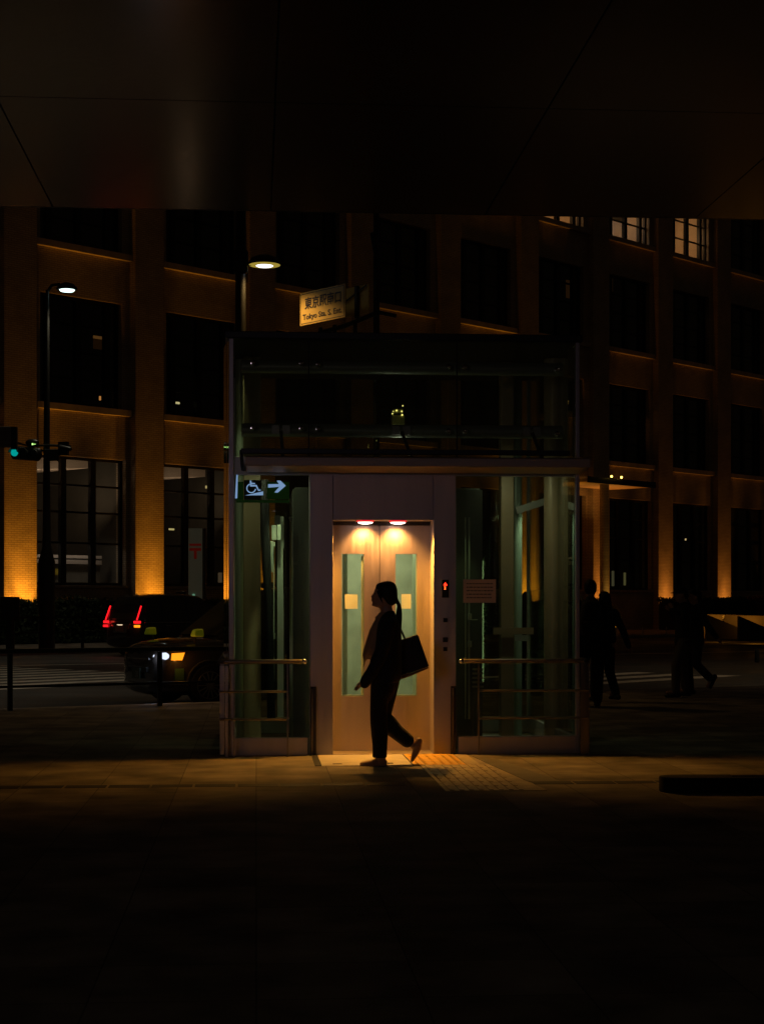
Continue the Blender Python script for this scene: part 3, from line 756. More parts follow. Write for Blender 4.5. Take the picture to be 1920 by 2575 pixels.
# left guide assembly
q = 0.75
m = MB(); m.box(PP(697, q), PP(713, q), q, q + 0.03, 0.30, ZZ(1300, 0, q)); part(m, 'guide_rail', M['rail'])
m = MB(); m.box(PP(717, q), PP(719.5, q), q - 0.06, q, 0.5, ZZ(1315, 0, q)); m.bar((PP(712, q), q - 0.07, ZZ(1380, 0, q)), (PP(717, q), q - 0.07, 0.5), 0.008, 0.012); part(m, 'guide_rail', M['chrome'])
m = MB(); m.box(PP(687, q), PP(690, q), q - 0.02, q, 0.35, ZZ(1370, 0, q)); m.box(PP(683, q), PP(692, q), q - 0.05, q - 0.021, ZZ(1606, 0, q), ZZ(1592, 0, q)); part(m, 'cable_clip', M['rail'])
m = MB(); m.box(PP(682, q), PP(694.5, q), q - 0.10, q - 0.03, ZZ(1360, 0, q), ZZ(1322, 0, q)); m.box(PP(696, q), PP(706, q), q - 0.10, q - 0.03, ZZ(1360, 0, q), ZZ(1322, 0, q)); m.box(PP(680, q), PP(687, q), q - 0.10, q - 0.05, ZZ(1440, 0, q), ZZ(1362, 0, q)); m.box(PP(687.5, q), PP(691.5, q), q - 0.10, q - 0.05, ZZ(1376, 0, q), ZZ(1364, 0, q))
part(m, 'control_box', M['rail'], bevel=0.004)
m = MB(); m.box(PP(690, q), PP(704, q), q - 0.1, q - 0.02, ZZ(1320, 0, q), ZZ(1298, 0, q)); m.bar((PP(727, q), q, ZZ(1302, 0, q)), (PP(775, q), q, ZZ(1346, 0, q)), 0.02, 0.03); part(m, 'top_bracket', M['black'])
m = MB()
for du, w_ in ((0, 0.035), (6, 0.03), (-5, 0.014)):
    pts = [(PP(663 + du, 0.6), 0.6 + du * 0.004, 2.6), (PP(664 + du, 0.6), 0.6, 2.1), (PP(668 + du, 0.6), 0.6, 1.75), (PP(674 + du * 0.6, 0.6), 0.6, 1.4), (PP(677 + du * 0.6, 0.6), 0.6, 0.9), (PP(681 + du * 0.6, 0.6), 0.6, 0.3)]
    m.tube(pts, w_, 10)
part(m, 'travelling_cable', M['black_matt'], smooth=True)
m = MB(); m.box(PP(734, 0.44), PP(749, 0.44), 0.43, 0.436, ZZ(1420, 0, 0.44), ZZ(1343, 0, 0.44)); part(m, 'instruction_plate', mat('plate_white', (0.5, 0.5, 0.48), 0.5))
# right guide assembly
q = 0.38
m = MB(); m.box(PP(1169, q), PP(1171.3, q), q, q + 0.03, 0.3, ZZ(1300, 0, q)); m.box(PP(1177.5, q), PP(1181, q), q, q + 0.03, 0.3, ZZ(1300, 0, q)); part(m, 'guide_rail', M['rail'])
m = MB()
for v in (1551, 1620): m.box(PP(1175, q), PP(1184, q), q - 0.05, q - 0.005, ZZ(v + 8, 0, q), ZZ(v - 8, 0, q))
m.box(PP(1184, q), PP(1199, q), q - 0.04, q - 0.02, ZZ(1560, 0, q), ZZ(1558, 0, q)); part(m, 'rail_switch', M['rail'], bevel=0.003)
m = MB()
for k in range(5): m.box(PP(1186, 0.45), PP(1199, 0.45), 0.43, 0.44, ZZ(1686 + k * 11, 0, .45), ZZ(1681 + k * 11, 0, .45)); m.box(PP(1204, 0.45), PP(1214, 0.45), 0.43, 0.44, ZZ(1686 + k * 11, 0, .45), ZZ(1681 + k * 11, 0, .45))
part(m, 'vent_louvre', M['rail'])
q = 1.1
m = MB(); m.box(PP(1240, q), PP(1341, q), q, q + 0.05, ZZ(1596, 0, q), ZZ(1579, 0, q)); part(m, 'shelf', M['column'])
m = MB(); m.box(PP(1294, q), PP(1327, q), q, q + 0.02, ZZ(1613, 0, q), ZZ(1598, 0, q)); part(m, 'bracket_plate', M['rail'])
m = MB(); m.bar((PP(1297, 1.3), 1.3, ZZ(1283, 0, 1.3)), (PP(1372, 1.3), 1.3, ZZ(1258, 0, 1.3)), 0.05, 0.07); part(m, 'sloping_beam', M['beamgrey'])
# small brass work lamp in the overhead
q = 0.9
p0_, p1_ = PP(985, q), PP(1018, q)
m = MB(); m.box(p0_, p1_, q, q + 0.12, ZZ(1069, 0, q), ZZ(1043, 0, q)); m.box(p0_ + 0.01, p1_ - 0.02, q, q + 0.1, ZZ(1038, 0, q), ZZ(1027, 0, q))
wl = part(m, 'work_lamp', mat('brass_housing', (0.40, 0.38, 0.12), 0.3, 0.5), bevel=0.01)
m = MB()
for u, v, r in ((996.5, 1032, .009), (1009.5, 1034, .008), (986, 1040, .007), (1010.5, 1043, .009), (1012, 1020, .007), (988, 1034, .005)):
    m.ball((PP(u, q), q - 0.012, ZZ(v, 0, q)), r, 8, 6)
m.build('bulb', emi('work_bulb', (1.0, 0.85, 0.25), 2.2), wl)

# paper notices
def notice(u0, u1, v0, v1, q, label, mt, lines=0, group=None):
    p0, p1 = PP(u0, q), PP(u1, q); z0, z1 = ZZ(v1, 0, q), ZZ(v0, 0, q)
    n = empty('paper_notice', LW((p0 + p1) / 2, q, z0), LIFTANG, label, 'notice', group)
    w, h = p1 - p0, z1 - z0
    m = MB(); m.box(-w/2, w/2, -0.004, -0.001, 0, h); m.build('sheet', mt, n)
    if lines:
        m = MB()
        random.seed(3)
        for k in range(lines):
            z = h * (0.82 - 0.15 * k); x = -w * 0.4
            while x < w * 0.36:
                l = random.uniform(0.012, 0.035); m.box(x, min(x + l, w * 0.42), -0.0052, -0.0042, z - 0.005, z + 0.004); x += l + 0.007
        m.build('print', mat('print_ink_%d' % u0, (0.05, 0.04, 0.03), 0.7), n)
    return n
paper = mat('paper', (0.75, 0.55, 0.40), 0.7)
lp = mat('backlit_paper', (0.85, 0.82, 0.65), 0.7)
b = lp.node_tree.nodes["Principled BSDF"]; b.inputs["Transmission Weight"].default_value = 0.0
def translucent(name, c, e):
    m_ = bpy.data.materials.new(name); m_.use_nodes = True; nt = m_.node_tree; nt.nodes.clear()
    d = nt.nodes.new("ShaderNodeBsdfDiffuse"); t = nt.nodes.new("ShaderNodeBsdfTranslucent"); a_ = nt.nodes.new("ShaderNodeMixShader"); o_ = nt.nodes.new("ShaderNodeOutputMaterial")
    d.inputs[0].default_value = (*c, 1); t.inputs[0].default_value = (*e, 1); a_.inputs[0].default_value = 0.6
    nt.links.new(d.outputs[0], a_.inputs[1]); nt.links.new(t.outputs[0], a_.inputs[2]); nt.links.new(a_.outputs[0], o_.inputs[0]); return m_
tp = translucent('thin_paper', (0.9, 0.85, 0.62), (0.98, 0.95, 0.75))
notice(867, 899, 1495, 1531, DQ + 0.010, 'pale square notice behind the glass of the left lift door', tp, 0, 'notices on the lift')
notice(1008.6, 1032.7, 1494, 1531, DQ + 0.010, 'narrow pale notice on the right lift door behind the ponytail', tp, 0, 'notices on the lift')
notice(1164, 1246, 1457, 1516, -0.002, 'wide printed notice sheet taped to the glass right of the lift door', paper, 5, 'notices on the lift')

# illuminated direction sign
sy = 0.10
sg = empty('direction_sign', LW(PP(660, sy), sy, 2.2), LIFTANG, 'green glass sign with glowing wheelchair on a ramp and right arrow', 'sign')
spx = PP(660, sy)
def S(u, v): return (PP(u, sy) - spx, ZZ(v, PP(u, sy), sy) - 2.2)
M['signgreen'] = mat('sign_green', (0.012, 0.07, 0.012), 0.25, emit=(0.05, 0.25, 0.02), es=0.03)
M['signwhite'] = emi('sign_white', (0.33, 0.50, 1.0), 0.8)
m = MB()
a_, b_ = S(594, 1262), S(734, 1202)
m.box(S(671, 0)[0], S(727, 0)[0], 0.0, 0.03, S(0, 1252)[1], S(0, 1208)[1]); m.box(S(594, 0)[0], S(612, 0)[0], 0.0, 0.03, S(0, 1254)[1], S(0, 1208)[1]); m.box(S(594, 0)[0], S(728, 0)[0], 0.0, 0.03, S(0, 1261)[1], S(0, 1254.5)[1])
m.build('sign_box', M['signgreen'], sg)
m = MB(); m.box(S(613, 0)[0], S(657, 0)[0], 0.0, 0.03, S(0, 1254)[1], S(0, 1204)[1]); m.build('dark_face', mat('sign_dark', (0.015, 0.014, 0.010), 0.3), sg)
def arc(m, c, r, w, a0, a1, n=24, y0=-0.006, y1=-0.002):
    for i in range(n):
        t0 = a0 + (a1 - a0) * i / n; t1 = a0 + (a1 - a0) * (i + 1) / n
        m.prism([(c[0] + (r - w) * math.cos(t0), c[1] + (r - w) * math.sin(t0)), (c[0] + r * math.cos(t0), c[1] + r * math.sin(t0)), (c[0] + r * math.cos(t1), c[1] + r * math.sin(t1)), (c[0] + (r - w) * math.cos(t1), c[1] + (r - w) * math.sin(t1))], y0, y1)
def zs(x, y): return S(580 + x / 9.178, 1180 + y / 9.178)       # zoomed sign picture to the sign plane
m = MB()
c = zs(472, 440); R = (zs(585, 0)[0] - c[0]); w_ = R * 0.22
arc(m, c, R, w_, math.radians(110), math.radians(352))
poly = [(440, 262), (470, 258), (482, 312), (558, 318), (560, 345), (484, 345), (484, 362), (600, 362), (650, 475), (680, 462), (695, 488), (635, 506), (578, 398), (445, 398)]
m.prism([zs(*p) for p in poly], -0.0062, -0.0022)
m.prism([zs(330, 603), zs(748, 510), zs(748, 600)], -0.0062, -0.0022)
m.build('wheelchair_ramp_symbol', M['signwhite'], sg)
m = MB()
m.prism([zs(*p) for p in [(862, 345), (1110, 342), (1060, 262), (1145, 262), (1268, 380), (1085, 540), (1005, 535), (1120, 405), (862, 425)]], -0.0062, -0.0022)
m.build('right_arrow', M['signwhite'], sg)
m = MB(); m.prism([zs(*p) for p in [(132, 90), (165, 90), (150, 672), (100, 672)]], -0.0062, -0.0022); m.build('edge_light', M['signwhite'], sg)

# handrails round the lift
def handrail(side):
    s = -1 if side < 0 else 1
    q = -0.17
    if side < 0: pe, pc = PP(765 * 1.1622 / 1.0 if False else 764, q), PP(552, q)
    else: pe, pc = PP(1160, q), PP(1478, q)
    z = 0.875
    h = empty('handrail', LW(pc, q, 0), LIFTANG, 'tubular steel handrail and side panel at the left corner of the lift' if side < 0 else 'tubular steel handrail along the right glass of the lift', 'handrail', 'handrails beside the lift')
    L = pe - pc
    m = MB()
    y2 = 3.3
    pts = [(L, 0, z), (0.05 * (-s), 0, z), (0, 0.05, z), (0, y2, z)]
    m.limb(pts, [0.021] * 4, 12); m.build('top_rail', M['tubesteel'], h, smooth=True)
    for zz in (0.60, 0.345):
        m = MB(); e = (PP(720, q) if side < 0 else PP(1203, q)) - pc
        m.tube([(e, 0, zz), (0.0, 0, zz), (0, 0.04, zz), (0, y2, zz)] if False else [(e, 0, zz), (0, 0, zz)], 0.012, 8); m.tube([(0, 0.03, zz), (0, y2, zz)], 0.012, 8)
        m.build('lower_rail', M['tubesteel'], h, smooth=True)
    for u in ((588, 723) if side < 0 else (1203, 1465)):
        w = 0.016 if u != 1465 else 0.05
        x = PP(u, q) - pc; m = MB(); m.box(x - w/2, x + w/2, -0.008, 0.008, 0.0, z - 0.015); m.build('post', M['tubesteel'], h)
    for yy in (0.06, 1.1, 2.2, 3.3):
        if side < 0 and yy < 1: continue
        m = MB(); m.box(-0.02, 0.02, yy - 0.02, yy + 0.02, 0, z - 0.02); m.build('post', M['tubesteel'], h)
    if side < 0:
        m = MB(); x1 = PP(576, q) - pc - 0.01
        m.box(0.0, x1 * 0.55, 0.03, 0.05, 0.02, z - 0.04); m.box(x1 * 0.62, x1, 0.03, 0.05, 0.0, z - 0.04); m.build('side_panel', M['steel'], h, bevel=0.003)
    m = MB(); m.ball((L, 0, z), 0.027, 14, 10); m.build('end_cap', M['chrome'], h, smooth=True)
handrail(-1); handrail(1)
# cool spot without fixture, added behind the viewer's left shoulder to light the lift front
light('SPOT', 'added_lift_front_light', (-4.5, -4.0, 3.0), 200, (0.95, 0.74, 0.92), spot_size=math.radians(19), spot_blend=0.8, shadow_soft_size=1.2, aim=(0.0, 15.5, 2.5))

# ================================================================== street furniture
def rootat(name, u, Y, z=0.0, rz=0.0, **kw):
    return empty(name, ((u - CX) / F * Y, Y, z), rz, **kw)
M['pole'] = mat('painted_pole', (0.012, 0.011, 0.008), 0.5, 0.1)
M['ledwhite'] = emi('led_white', (0.75, 1.0, 0.93), 2.5)
M['ledcool'] = emi('led_cool', (0.90, 0.92, 1.0), 2.5)
# far lamp post with traffic signal
Y = 50.0; sY = F / Y
lp1 = rootat('street_lamp', 117.5, Y, label='tall slim street lamp with greenish white light and a thick base, by the brick piers', cat='street lamp', group='street lamps')
m = MB(); m.tube([(0, 0, 1.8), (0, 0, 5.9), (0.02, 0, 10.75)], [0.13, 0.10, 0.055], 16); m.build('pole', M['pole'], lp1, smooth=True)
m = MB(); m.tube([(0, 0, 0), (0, 0, 2.6), (0, 0, 3.05), (0, 0, 4.5)], [0.25, 0.25, 0.13, 0.11], 16); m.build('pole_base', M['black'], lp1, smooth=True)
m = MB(); m.tube([(0.02, 0, 10.7), (0.15, 0, 10.9), (0.4, 0, 10.93)], 0.045, 10); m.build('arm', M['pole'], lp1, smooth=True)
m = MB(); m.lathe((0.60, 0, 10.76), [(0.30, 0.0), (0.32, 0.04), (0.22, 0.16), (0.06, 0.22)]); m.v = [(x, y * 0.8, z) for x, y, z in m.v]; hd = m.build('lamp_head', M['pole'], lp1, smooth=True)
m = MB(); m.lathe((0.61, 0, 10.70), [(0.10, 0.0), (0.20, 0.015), (0.23, 0.055)]); m.build('lens', M['ledwhite'], hd, smooth=True)
light('SPOT', 'street_lamp_light', (lp1.location.x + 0.61, Y, 10.6), 240, (1.0, 0.90, 0.66), spot_size=math.radians(96), spot_blend=0.6, shadow_soft_size=0.2)

ts = empty('traffic_signal', (lp1.location.x, Y - 0.28, 5.75), math.radians(-12), 'horizontal black traffic signal with a teal light, on the lamp pole at left', 'traffic signal')
m = MB(); m.limb([(-0.98, 0, 0.13), (-0.2, 0, 0.05)], [(0.20, 0.10)] * 2, 16); m.build('housing', M['black'], ts, smooth=True)
M['teal'] = emi('teal_light', (0.0, 0.55, 0.50), 0.55)
for k in range(3):
    x = -0.92 + k * 0.31; z = 0.12 - k * 0.03
    m = MB(); m.cyl((x, -0.105, z), 0.115, -0.01, 'y', 20); m.build('signal_lens', M['teal'] if k == 0 else mat('dead_lens_%d' % k, (0.01, 0.05, 0.04), 0.2), ts)
    m = MB()
    rings = []
    for yy in (-0.10, -0.24):
        rings.append([(x + 0.14 * math.cos(t), yy, z + 0.14 * math.sin(t)) for t in [PI * j / 10 for j in range(11)]] + [(x + 0.13 * math.cos(t), yy, z + 0.13 * math.sin(t)) for t in [PI * (10 - j) / 10 for j in range(11)]])
    m.loft(rings); m.build('hood', M['black'], ts)
m = MB(); m.box(0.02, 0.42, -0.08, 0.10, -0.14, 0.20); m.build('control_box', mat('grey_box', (0.06, 0.07, 0.08), 0.5), ts, bevel=0.01)
m = MB(); m.tube([(-0.6, 0.14, 0.33), (0.0, 0.16, 0.34), (0.75, 0.14, 0.30)], 0.035, 8); m.box(0.42, 0.72, 0.0, 0.12, 0.02, 0.42); m.limb([(0.5, 0.05, 0.25), (0.8, 0, 0.20)], [0.10, 0.06]); m.build('bracket', M['black'], ts, smooth=True)
m = MB(); m.ball((-0.42, 0.05, 0.42), (0.22, 0.12, 0.11)); m.build('dome', M['black'], ts, smooth=True)
m = MB(); m.box(-0.36, -0.32, -0.13, -0.11, 0.33, 0.38); m.box(-0.31, -0.24, -0.13, -0.12, 0.345, 0.36); m.build('indicator_light', emi('tiny_green', (0.5, 1.0, 0.25), 1.6), ts)
nb = empty('signal_back_board', W(14, 1125, 49.6), 0.1, 'grey boxy sign housing at the far left edge above the traffic signal', 'sign box')
m = MB(); m.box(-0.3, 0.16, 0, 0.05, 0.0, 0.62); m.build('panel', mat('grey_panel', (0.16, 0.16, 0.17), 0.5), nb, bevel=0.008)
m = MB(); m.box(0.16, 0.33, 0.0, 0.3, -0.05, 0.62); m.build('side_housing', M['black'], nb)
m = MB(); m.bar((0.2, 0.2, 0.2), (1.2, 0.45, -0.1), 0.05, 0.05); m.build('bracket', M['black'], nb)

# near lamp post (behind the lift)
Y = 25.0
lp2 = rootat('street_lamp', 604.5, Y, label='nearer street lamp with round hat-shaped head over the left of the lift roof', cat='street lamp', group='street lamps')
m = MB(); m.tube([(0, 0, 0.0), (0, 0, 7.6)], [0.085, 0.075], 20); m.build('pole', M['pole'], lp2, smooth=True)
hx = (665 - 604.5) / 168; hz = CH + (HV - 666) / 168
m = MB(); m.tube([(0.05, 0, hz + 0.02), (hx - 0.2, 0, hz + 0.02)], 0.03, 10); m.box(-0.10, 0.11, -0.1, 0.1, hz - 0.12, hz + 0.2); m.build('bracket', M['black'], lp2)
m = MB(); m.lathe((hx, 0, hz), [(0.235, 0.0), (0.24, 0.03), (0.20, 0.10), (0.10, 0.14), (0.02, 0.15)]); hd = m.build('lamp_head', M['black'], lp2, smooth=True)
m = MB(); m.lathe((hx, 0, hz - 0.012), [(0.232, 0.008), (0.234, 0.0112)]); m.build('reflector', emi('warm_ring', (0.75, 0.55, 0.08), 0.45), hd, smooth=True)
m = MB(); m.lathe((hx, 0, hz - 0.035), [(0.05, 0.005), (0.11, 0.012), (0.13, 0.022)]); m.build('lens', M['ledcool'], hd, smooth=True)
light('SPOT', 'street_lamp_light', (lp2.location.x + hx, Y, hz - 0.07), 85, (1.0, 0.60, 0.20), spot_size=math.radians(136), spot_blend=0.7, shadow_soft_size=0.1)

# sign mast behind the lift
Y = 25.6
sm = rootat('sign_mast', 946, Y, label='grey sign mast with a long arm rising behind the lift roof', cat='sign mast')
m = MB(); m.tube([(0, 0, 0), (0, 0, 8.0)], [0.055, 0.045], 16); m.build('pole', M['pole'], sm, smooth=True)
zb_ = CH + (HV - 800) / F * Y
sdx, sdy = -0.66, 0.75
m = MB(); m.tube([(0, 0, zb_ + 0.08), (0.72 * sdx, 0.72 * sdy, zb_ - 0.02), (2.2 * sdx, 2.2 * sdy, zb_ - 0.12)], 0.035, 10); m.tube([(0.02, -0.05, zb_ + 0.9), (-0.05, -0.05, zb_ + 1.3)], 0.05, 8); m.tube([(0, 0, zb_ + 0.10), (0.3, -0.1, zb_ + 0.02)], 0.03, 8)
for k in (0.5, 1.0, 1.35): m.box(k * sdx - 0.03, k * sdx + 0.03, k * sdy - 0.03, k * sdy + 0.03, zb_ - 0.16, zb_ + 0.02)
m.build('arm', M['pole'], sm, smooth=True)
M['signyellow'] = mat('sign_face', (0.82, 0.55, 0.16), 0.5, noise=(2, 0.08))
M['signback'] = mat('sign_back', (0.72, 0.52, 0.10), 0.5, noise=(2, 0.1))
def guide_sign(u0, v0, u1, v1, w, h, Y0, label, text):
    """left-bottom and right-bottom corners"""
    a = W(u0, v0, Y0)
    ang = math.atan2(-0.758, 0.652)
    g = empty('guide_sign', a, ang, label, 'sign', 'signs on the mast')
    m = MB(); m.box(0, w, 0.0, 0.02, 0, h); m.build('panel', M['signyellow'] if text else M['signback'], g, bevel=0.004)
    if text:
        ink = mat('sign_ink', (0.012, 0.014, 0.05), 0.5)
        R = Matrix.Rotation(PI/2, 4, 'X')
        text_mesh("東京駅南口", 0.19, 'japanese_lettering', ink, g, Matrix.Translation((w * 0.52, -0.003, h * 0.62)) @ R, 0.001, 0.0035, width=w * 0.80)
        text_mesh("Tokyo Sta. S. Ent.", 0.115, 'english_lettering', ink, g, Matrix.Translation((w * 0.50, -0.003, h * 0.235)) @ R, 0.001, 0.0022, width=w * 0.86)
        m = MB(); e = 0.022; t = 0.007
        m.box(e, w - e, -0.003, -0.001, e, e + t); m.box(e, w - e, -0.003, -0.001, h - e - t, h - e); m.box(e, e + t, -0.003, -0.001, e + t, h - e - t); m.box(w - e - t, w - e, -0.003, -0.001, e + t, h - e - t)
        m.build('border', ink, g)
    else:
        m = MB(); m.box(w * 0.62, w * 0.70, -0.05, -0.001, -0.05, h * 0.98); m.bar((0.0, -0.03, h * 0.35), (w * 0.98, -0.03, h * 0.95), 0.015, 0.02); m.build('bracket', M['pole'], g)
    return g
guide_sign(754, 820, 865, 796, 1.08, 0.497, 25.4, 'yellowish station entrance sign with dark Japanese and English lettering', True)
guide_sign(850, 802, 915, 792, 0.72, 0.44, 25.55, 'blank back of a yellow sign with a dark upright strut, behind the lettered sign', False)

# fences -----------------------------------------------------------
fen = empty('pavement_fence', (kerbpt(-8)[0], kerbpt(-8)[1], 0), math.atan2(kd.y, kd.x), 'black two-rail fence along the kerb left of the lift', 'fence')
sC = 8.0; o0 = -0.25
m = MB(); m.bar((0, o0, 0.775), (sC + 3.2, o0, 0.775), 0.06, 0.06); m.build('top_rail', M['black'], fen, bevel=0.012)
m = MB(); m.bar((0, o0, 0.31), (sC + 3.2, o0, 0.31), 0.035, 0.035); m.build('lower_rail', M['black'], fen)
for s_ in (sC - 4.2, sC - 2.1, sC + 0.0, sC + 2.08, sC + 3.18):
    m = MB(); m.box(s_ - 0.028, s_ + 0.028, o0 - 0.028, o0 + 0.028, 0, 0.742); m.build('post', M['black'], fen)
ff = empty('far_guard_fence', FW(-6, 7.3), FA, 'thin dark guard fence on the far pavement left of the taxis', 'fence')
m = MB(); m.bar((0, 0, 0.95), (18, 0, 0.95), 0.05, 0.05); m.bar((0, 0, 0.5), (18, 0, 0.5), 0.03, 0.03); m.build('rail', M['pole'], ff)
for k in range(8):
    m = MB(); m.box(k * 2.5 - 0.035, k * 2.5 + 0.035, -0.035, 0.035, 0, 0.92); m.build('post', M['pole'], ff)
# dark board on stout post, far left
db = rootat('information_board', 26, 49.0, label='dark square board on a stout post below the brightest brick pier', cat='board')
m = MB(); m.box(-0.27, 0.27, -0.05, 0.05, 0.85, 1.56); m.build('board', M['black'], db, bevel=0.01)
m = MB(); m.box(-0.12, 0.12, -0.06, 0.06, 0.0, 0.849); m.build('post', M['black'], db)
# slim posts on the far pavement, right of the lift
sp0 = None
for u, v in ((1549.5, 1600), (1614, 1600), (1674.5, 1600)):
    Yp = F * CH / (v - HV)
    if sp0 is None:
        sp0 = rootat('slim_post', u, Yp, label='slim grey post on the far pavement, beside the lit shrub', cat='post', group='slim posts on the far pavement')
        m = MB(); m.tube([(0, 0, 0), (0, 0, 0.38)], 0.022, 10); m.build('shaft', mat('pale_post', (0.5, 0.5, 0.48), 0.4), sp0)
        m = MB(); m.ball((0, 0, 0.39), 0.027, 10, 8); m.build('cap', M['chrome'], sp0)
    else:
        c = sp0.copy(); COL.objects.link(c); c.location = ((u - CX) / F * Yp, Yp, 0)
        c['label'] = 'slim grey post on the far pavement, %s' % ('middle of the three' if u < 1650 else 'nearest the man in the cap')
        for ch in sp0.children: d = ch.copy(); COL.objects.link(d); d.parent = c
bo = rootat('bollard', 1902.5, F * CH / (1666 - HV), label='black rounded bollard near the right edge of the photo', cat='bollard')
m = MB(); m.lathe((0, 0, 0), [(0.05, 0), (0.055, 0.03), (0.055, 0.26), (0.04, 0.30), (0.015, 0.315)], 20); m.build('shaft', M['black_matt'], bo, smooth=True)
bo2 = empty('low_bench', (2.42, 12.55, 0), 0.02, 'low black rounded slab seat at the lower right edge', 'bench')
m = MB(); L = 1.6
pts = [(-0.30, 0)] + [(-0.30 + 0.14 + 0.14 * math.cos(t), 0.13 * math.sin(t)) for t in [PI - PI * 0 ]]
poly = [(-0.20 + 0.14 * math.cos(t), 0.13 * math.sin(t)) for t in [PI/2 + PI * k / 12 for k in range(13)]] + [(L, -0.13), (L, 0.13)]
m.prism(poly, 0.002, 0.115, 'xy'); m.build('seat', M['black_matt'], bo2, bevel=0.008)
m = MB(); m.box(0.2, 1.4, -0.03, 0.03, 0.116, 0.122); m.build('top_strip', M['black'], bo2)

# pale postal totem with the red mark
tt = rootat('totem_sign', 491, 60.0, label='pale upright totem sign with a red postal mark, before the second shop window', cat='sign')
M['totem'] = mat('totem_glass', (0.50, 0.50, 0.42), 0.3, emit=(0.55, 0.55, 0.36), es=0.018)
m = MB(); m.box(-0.25, 0.25, 0, 0.12, 0, 4.05); m.build('board', M['totem'], tt, bevel=0.01)
m = MB(); m.box(0.255, 0.38, 0.0, 0.12, 0, 4.05); m.build('side_fin', mat('fin_grey', (0.12, 0.11, 0.09), 0.5), tt)
m = MB(); m.box(-0.21, 0.21, -0.012, -0.002, 3.42, 3.50); m.box(-0.21, 0.21, -0.012, -0.002, 3.24, 3.34); m.box(-0.05, 0.05, -0.012, -0.002, 2.95, 3.238)
m.build('postal_mark', mat('postal_red', (0.50, 0.03, 0.02), 0.5, emit=(1, 0.05, 0.02), es=0.03), tt)
m = MB(); m.box(-0.22, 0.08, -0.01, -0.002, 0.88, 0.98); m.ball((-0.06, -0.02, 1.65), 0.05, 8, 6); m.build('lit_text_band', emi('mint', (0.35, 0.8, 0.5), 0.25), tt)

# ================================================================== planting
def leafy(name, n, fpos, size, mt, root=None, seed=1):
    rnd = random.Random(seed); m = MB()
    for _ in range(n):
        c = Vector(fpos(rnd)); s = size * rnd.uniform(0.6, 1.4)
        a = Vector((rnd.gauss(0, 1), rnd.gauss(0, 1), rnd.gauss(0, 1))).normalized(); b = a.orthogonal().normalized(); b = (Matrix.Rotation(rnd.uniform(0, 6.3), 3, a) @ b)
        cc = a.cross(b)
        m.add([c - b * s, c - cc * s * 0.5, c + b * s, c + cc * s * 0.5], [(0, 1, 2, 3)])
    return m.build(name, mt, root)
M['leaf'] = mat('hedge_leaf', (0.05, 0.075, 0.025), 0.6, noise=(2, 0.4))
M['leaf_red'] = mat('brown_leaf', (0.16, 0.045, 0.02), 0.6, noise=(1.5, 0.5))
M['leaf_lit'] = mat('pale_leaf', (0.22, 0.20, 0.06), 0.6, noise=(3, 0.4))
M['twig'] = mat('twig', (0.06, 0.04, 0.025), 0.8)
def hedge(t0, t1, out, w, h, label, mt, seed, n):
    r = empty('hedge', FW(t0, out), FA, label, 'hedge', 'hedges below the brick piers')
    L = t1 - t0
    def fp(rnd):
        x = rnd.uniform(0, L); side = rnd.random()
        hh = h + 0.05 * math.sin(x * 1.7 + seed) + 0.03 * math.sin(x * 5.1)
        if side < 0.45: return (x, rnd.uniform(-w/2, w/2), hh - abs(rnd.gauss(0, 0.05)))
        if side < 0.95: return (x, -w/2 + abs(rnd.gauss(0, 0.06)), rnd.uniform(0.05, hh))
        return (x, rnd.uniform(-w/2, w/2), hh + rnd.uniform(0, 0.12))
    leafy('foliage', n, fp, 0.075, mt, r, seed)
    m = MB(); m.box(0.1, L - 0.1, -w/2 + 0.12, w/2 - 0.1, 0.0, h - 0.1); m.build('branch_core', M['black_matt'], r)
    for k in range(int(L / 2)):
        pass
hedge(-3.5, 13.0, 1.5, 0.9, 1.42, 'long dark clipped hedge under the lit piers behind the taxis', M['leaf'], 1, 20000)
hedge(13.3, 31.0, 1.5, 0.9, 1.42, 'dark clipped hedge seen through and behind the lift glass', M['leaf'], 2, 14000)
hedge(36.5, 43.6, 1.6, 1.1, 1.50, 'dark green hedge between the lit shrub and the man in the cap', M['leaf'], 3, 12000)
hedge(44.2, 56.0, 1.6, 1.2, 1.55, 'reddish brown hedge at the right edge behind the sloping walls', M['leaf_red'], 4, 16000)
# shrub with light in it
def bush(u, Y, h, r_, label, seed, mt):
    b_ = rootat('shrub', u, Y, label=label, cat='shrub')
    def fp(rnd):
        a = rnd.uniform(0, 6.283); e = rnd.uniform(-0.3, 1.4); k = rnd.uniform(0.5, 1.0) ** 0.5
        return (r_ * k * math.cos(a) * math.cos(e), r_ * k * math.sin(a) * math.cos(e), h * 0.45 + h * 0.5 * k * math.sin(e))
    leafy('foliage', 2600, fp, 0.05, mt, b_, seed)
    m = MB(); rnd = random.Random(seed)
    for k in range(7):
        a = k * 0.9; m.tube([(0, 0, 0), (0.1 * math.cos(a), 0.1 * math.sin(a), h * 0.4), (r_ * 0.7 * math.cos(a), r_ * 0.7 * math.sin(a), h * 0.8)], [0.02, 0.014, 0.006], 6)
    m.build('stems', M['twig'], b_)
bush(1536, 66, 1.35, 0.42, 'small shrub glowing orange from a light at its foot, right of the lift', 5, M['leaf_lit'])
light('SPOT', 'shrub_uplight', ((1540 - CX) / F * 65.2, 65.2, 0.1), 26, (1.0, 0.52, 0.08), spot_size=math.radians(80), spot_blend=0.8, shadow_soft_size=0.05, aim=((1536 - CX) / F * 66, 66, 1.0))

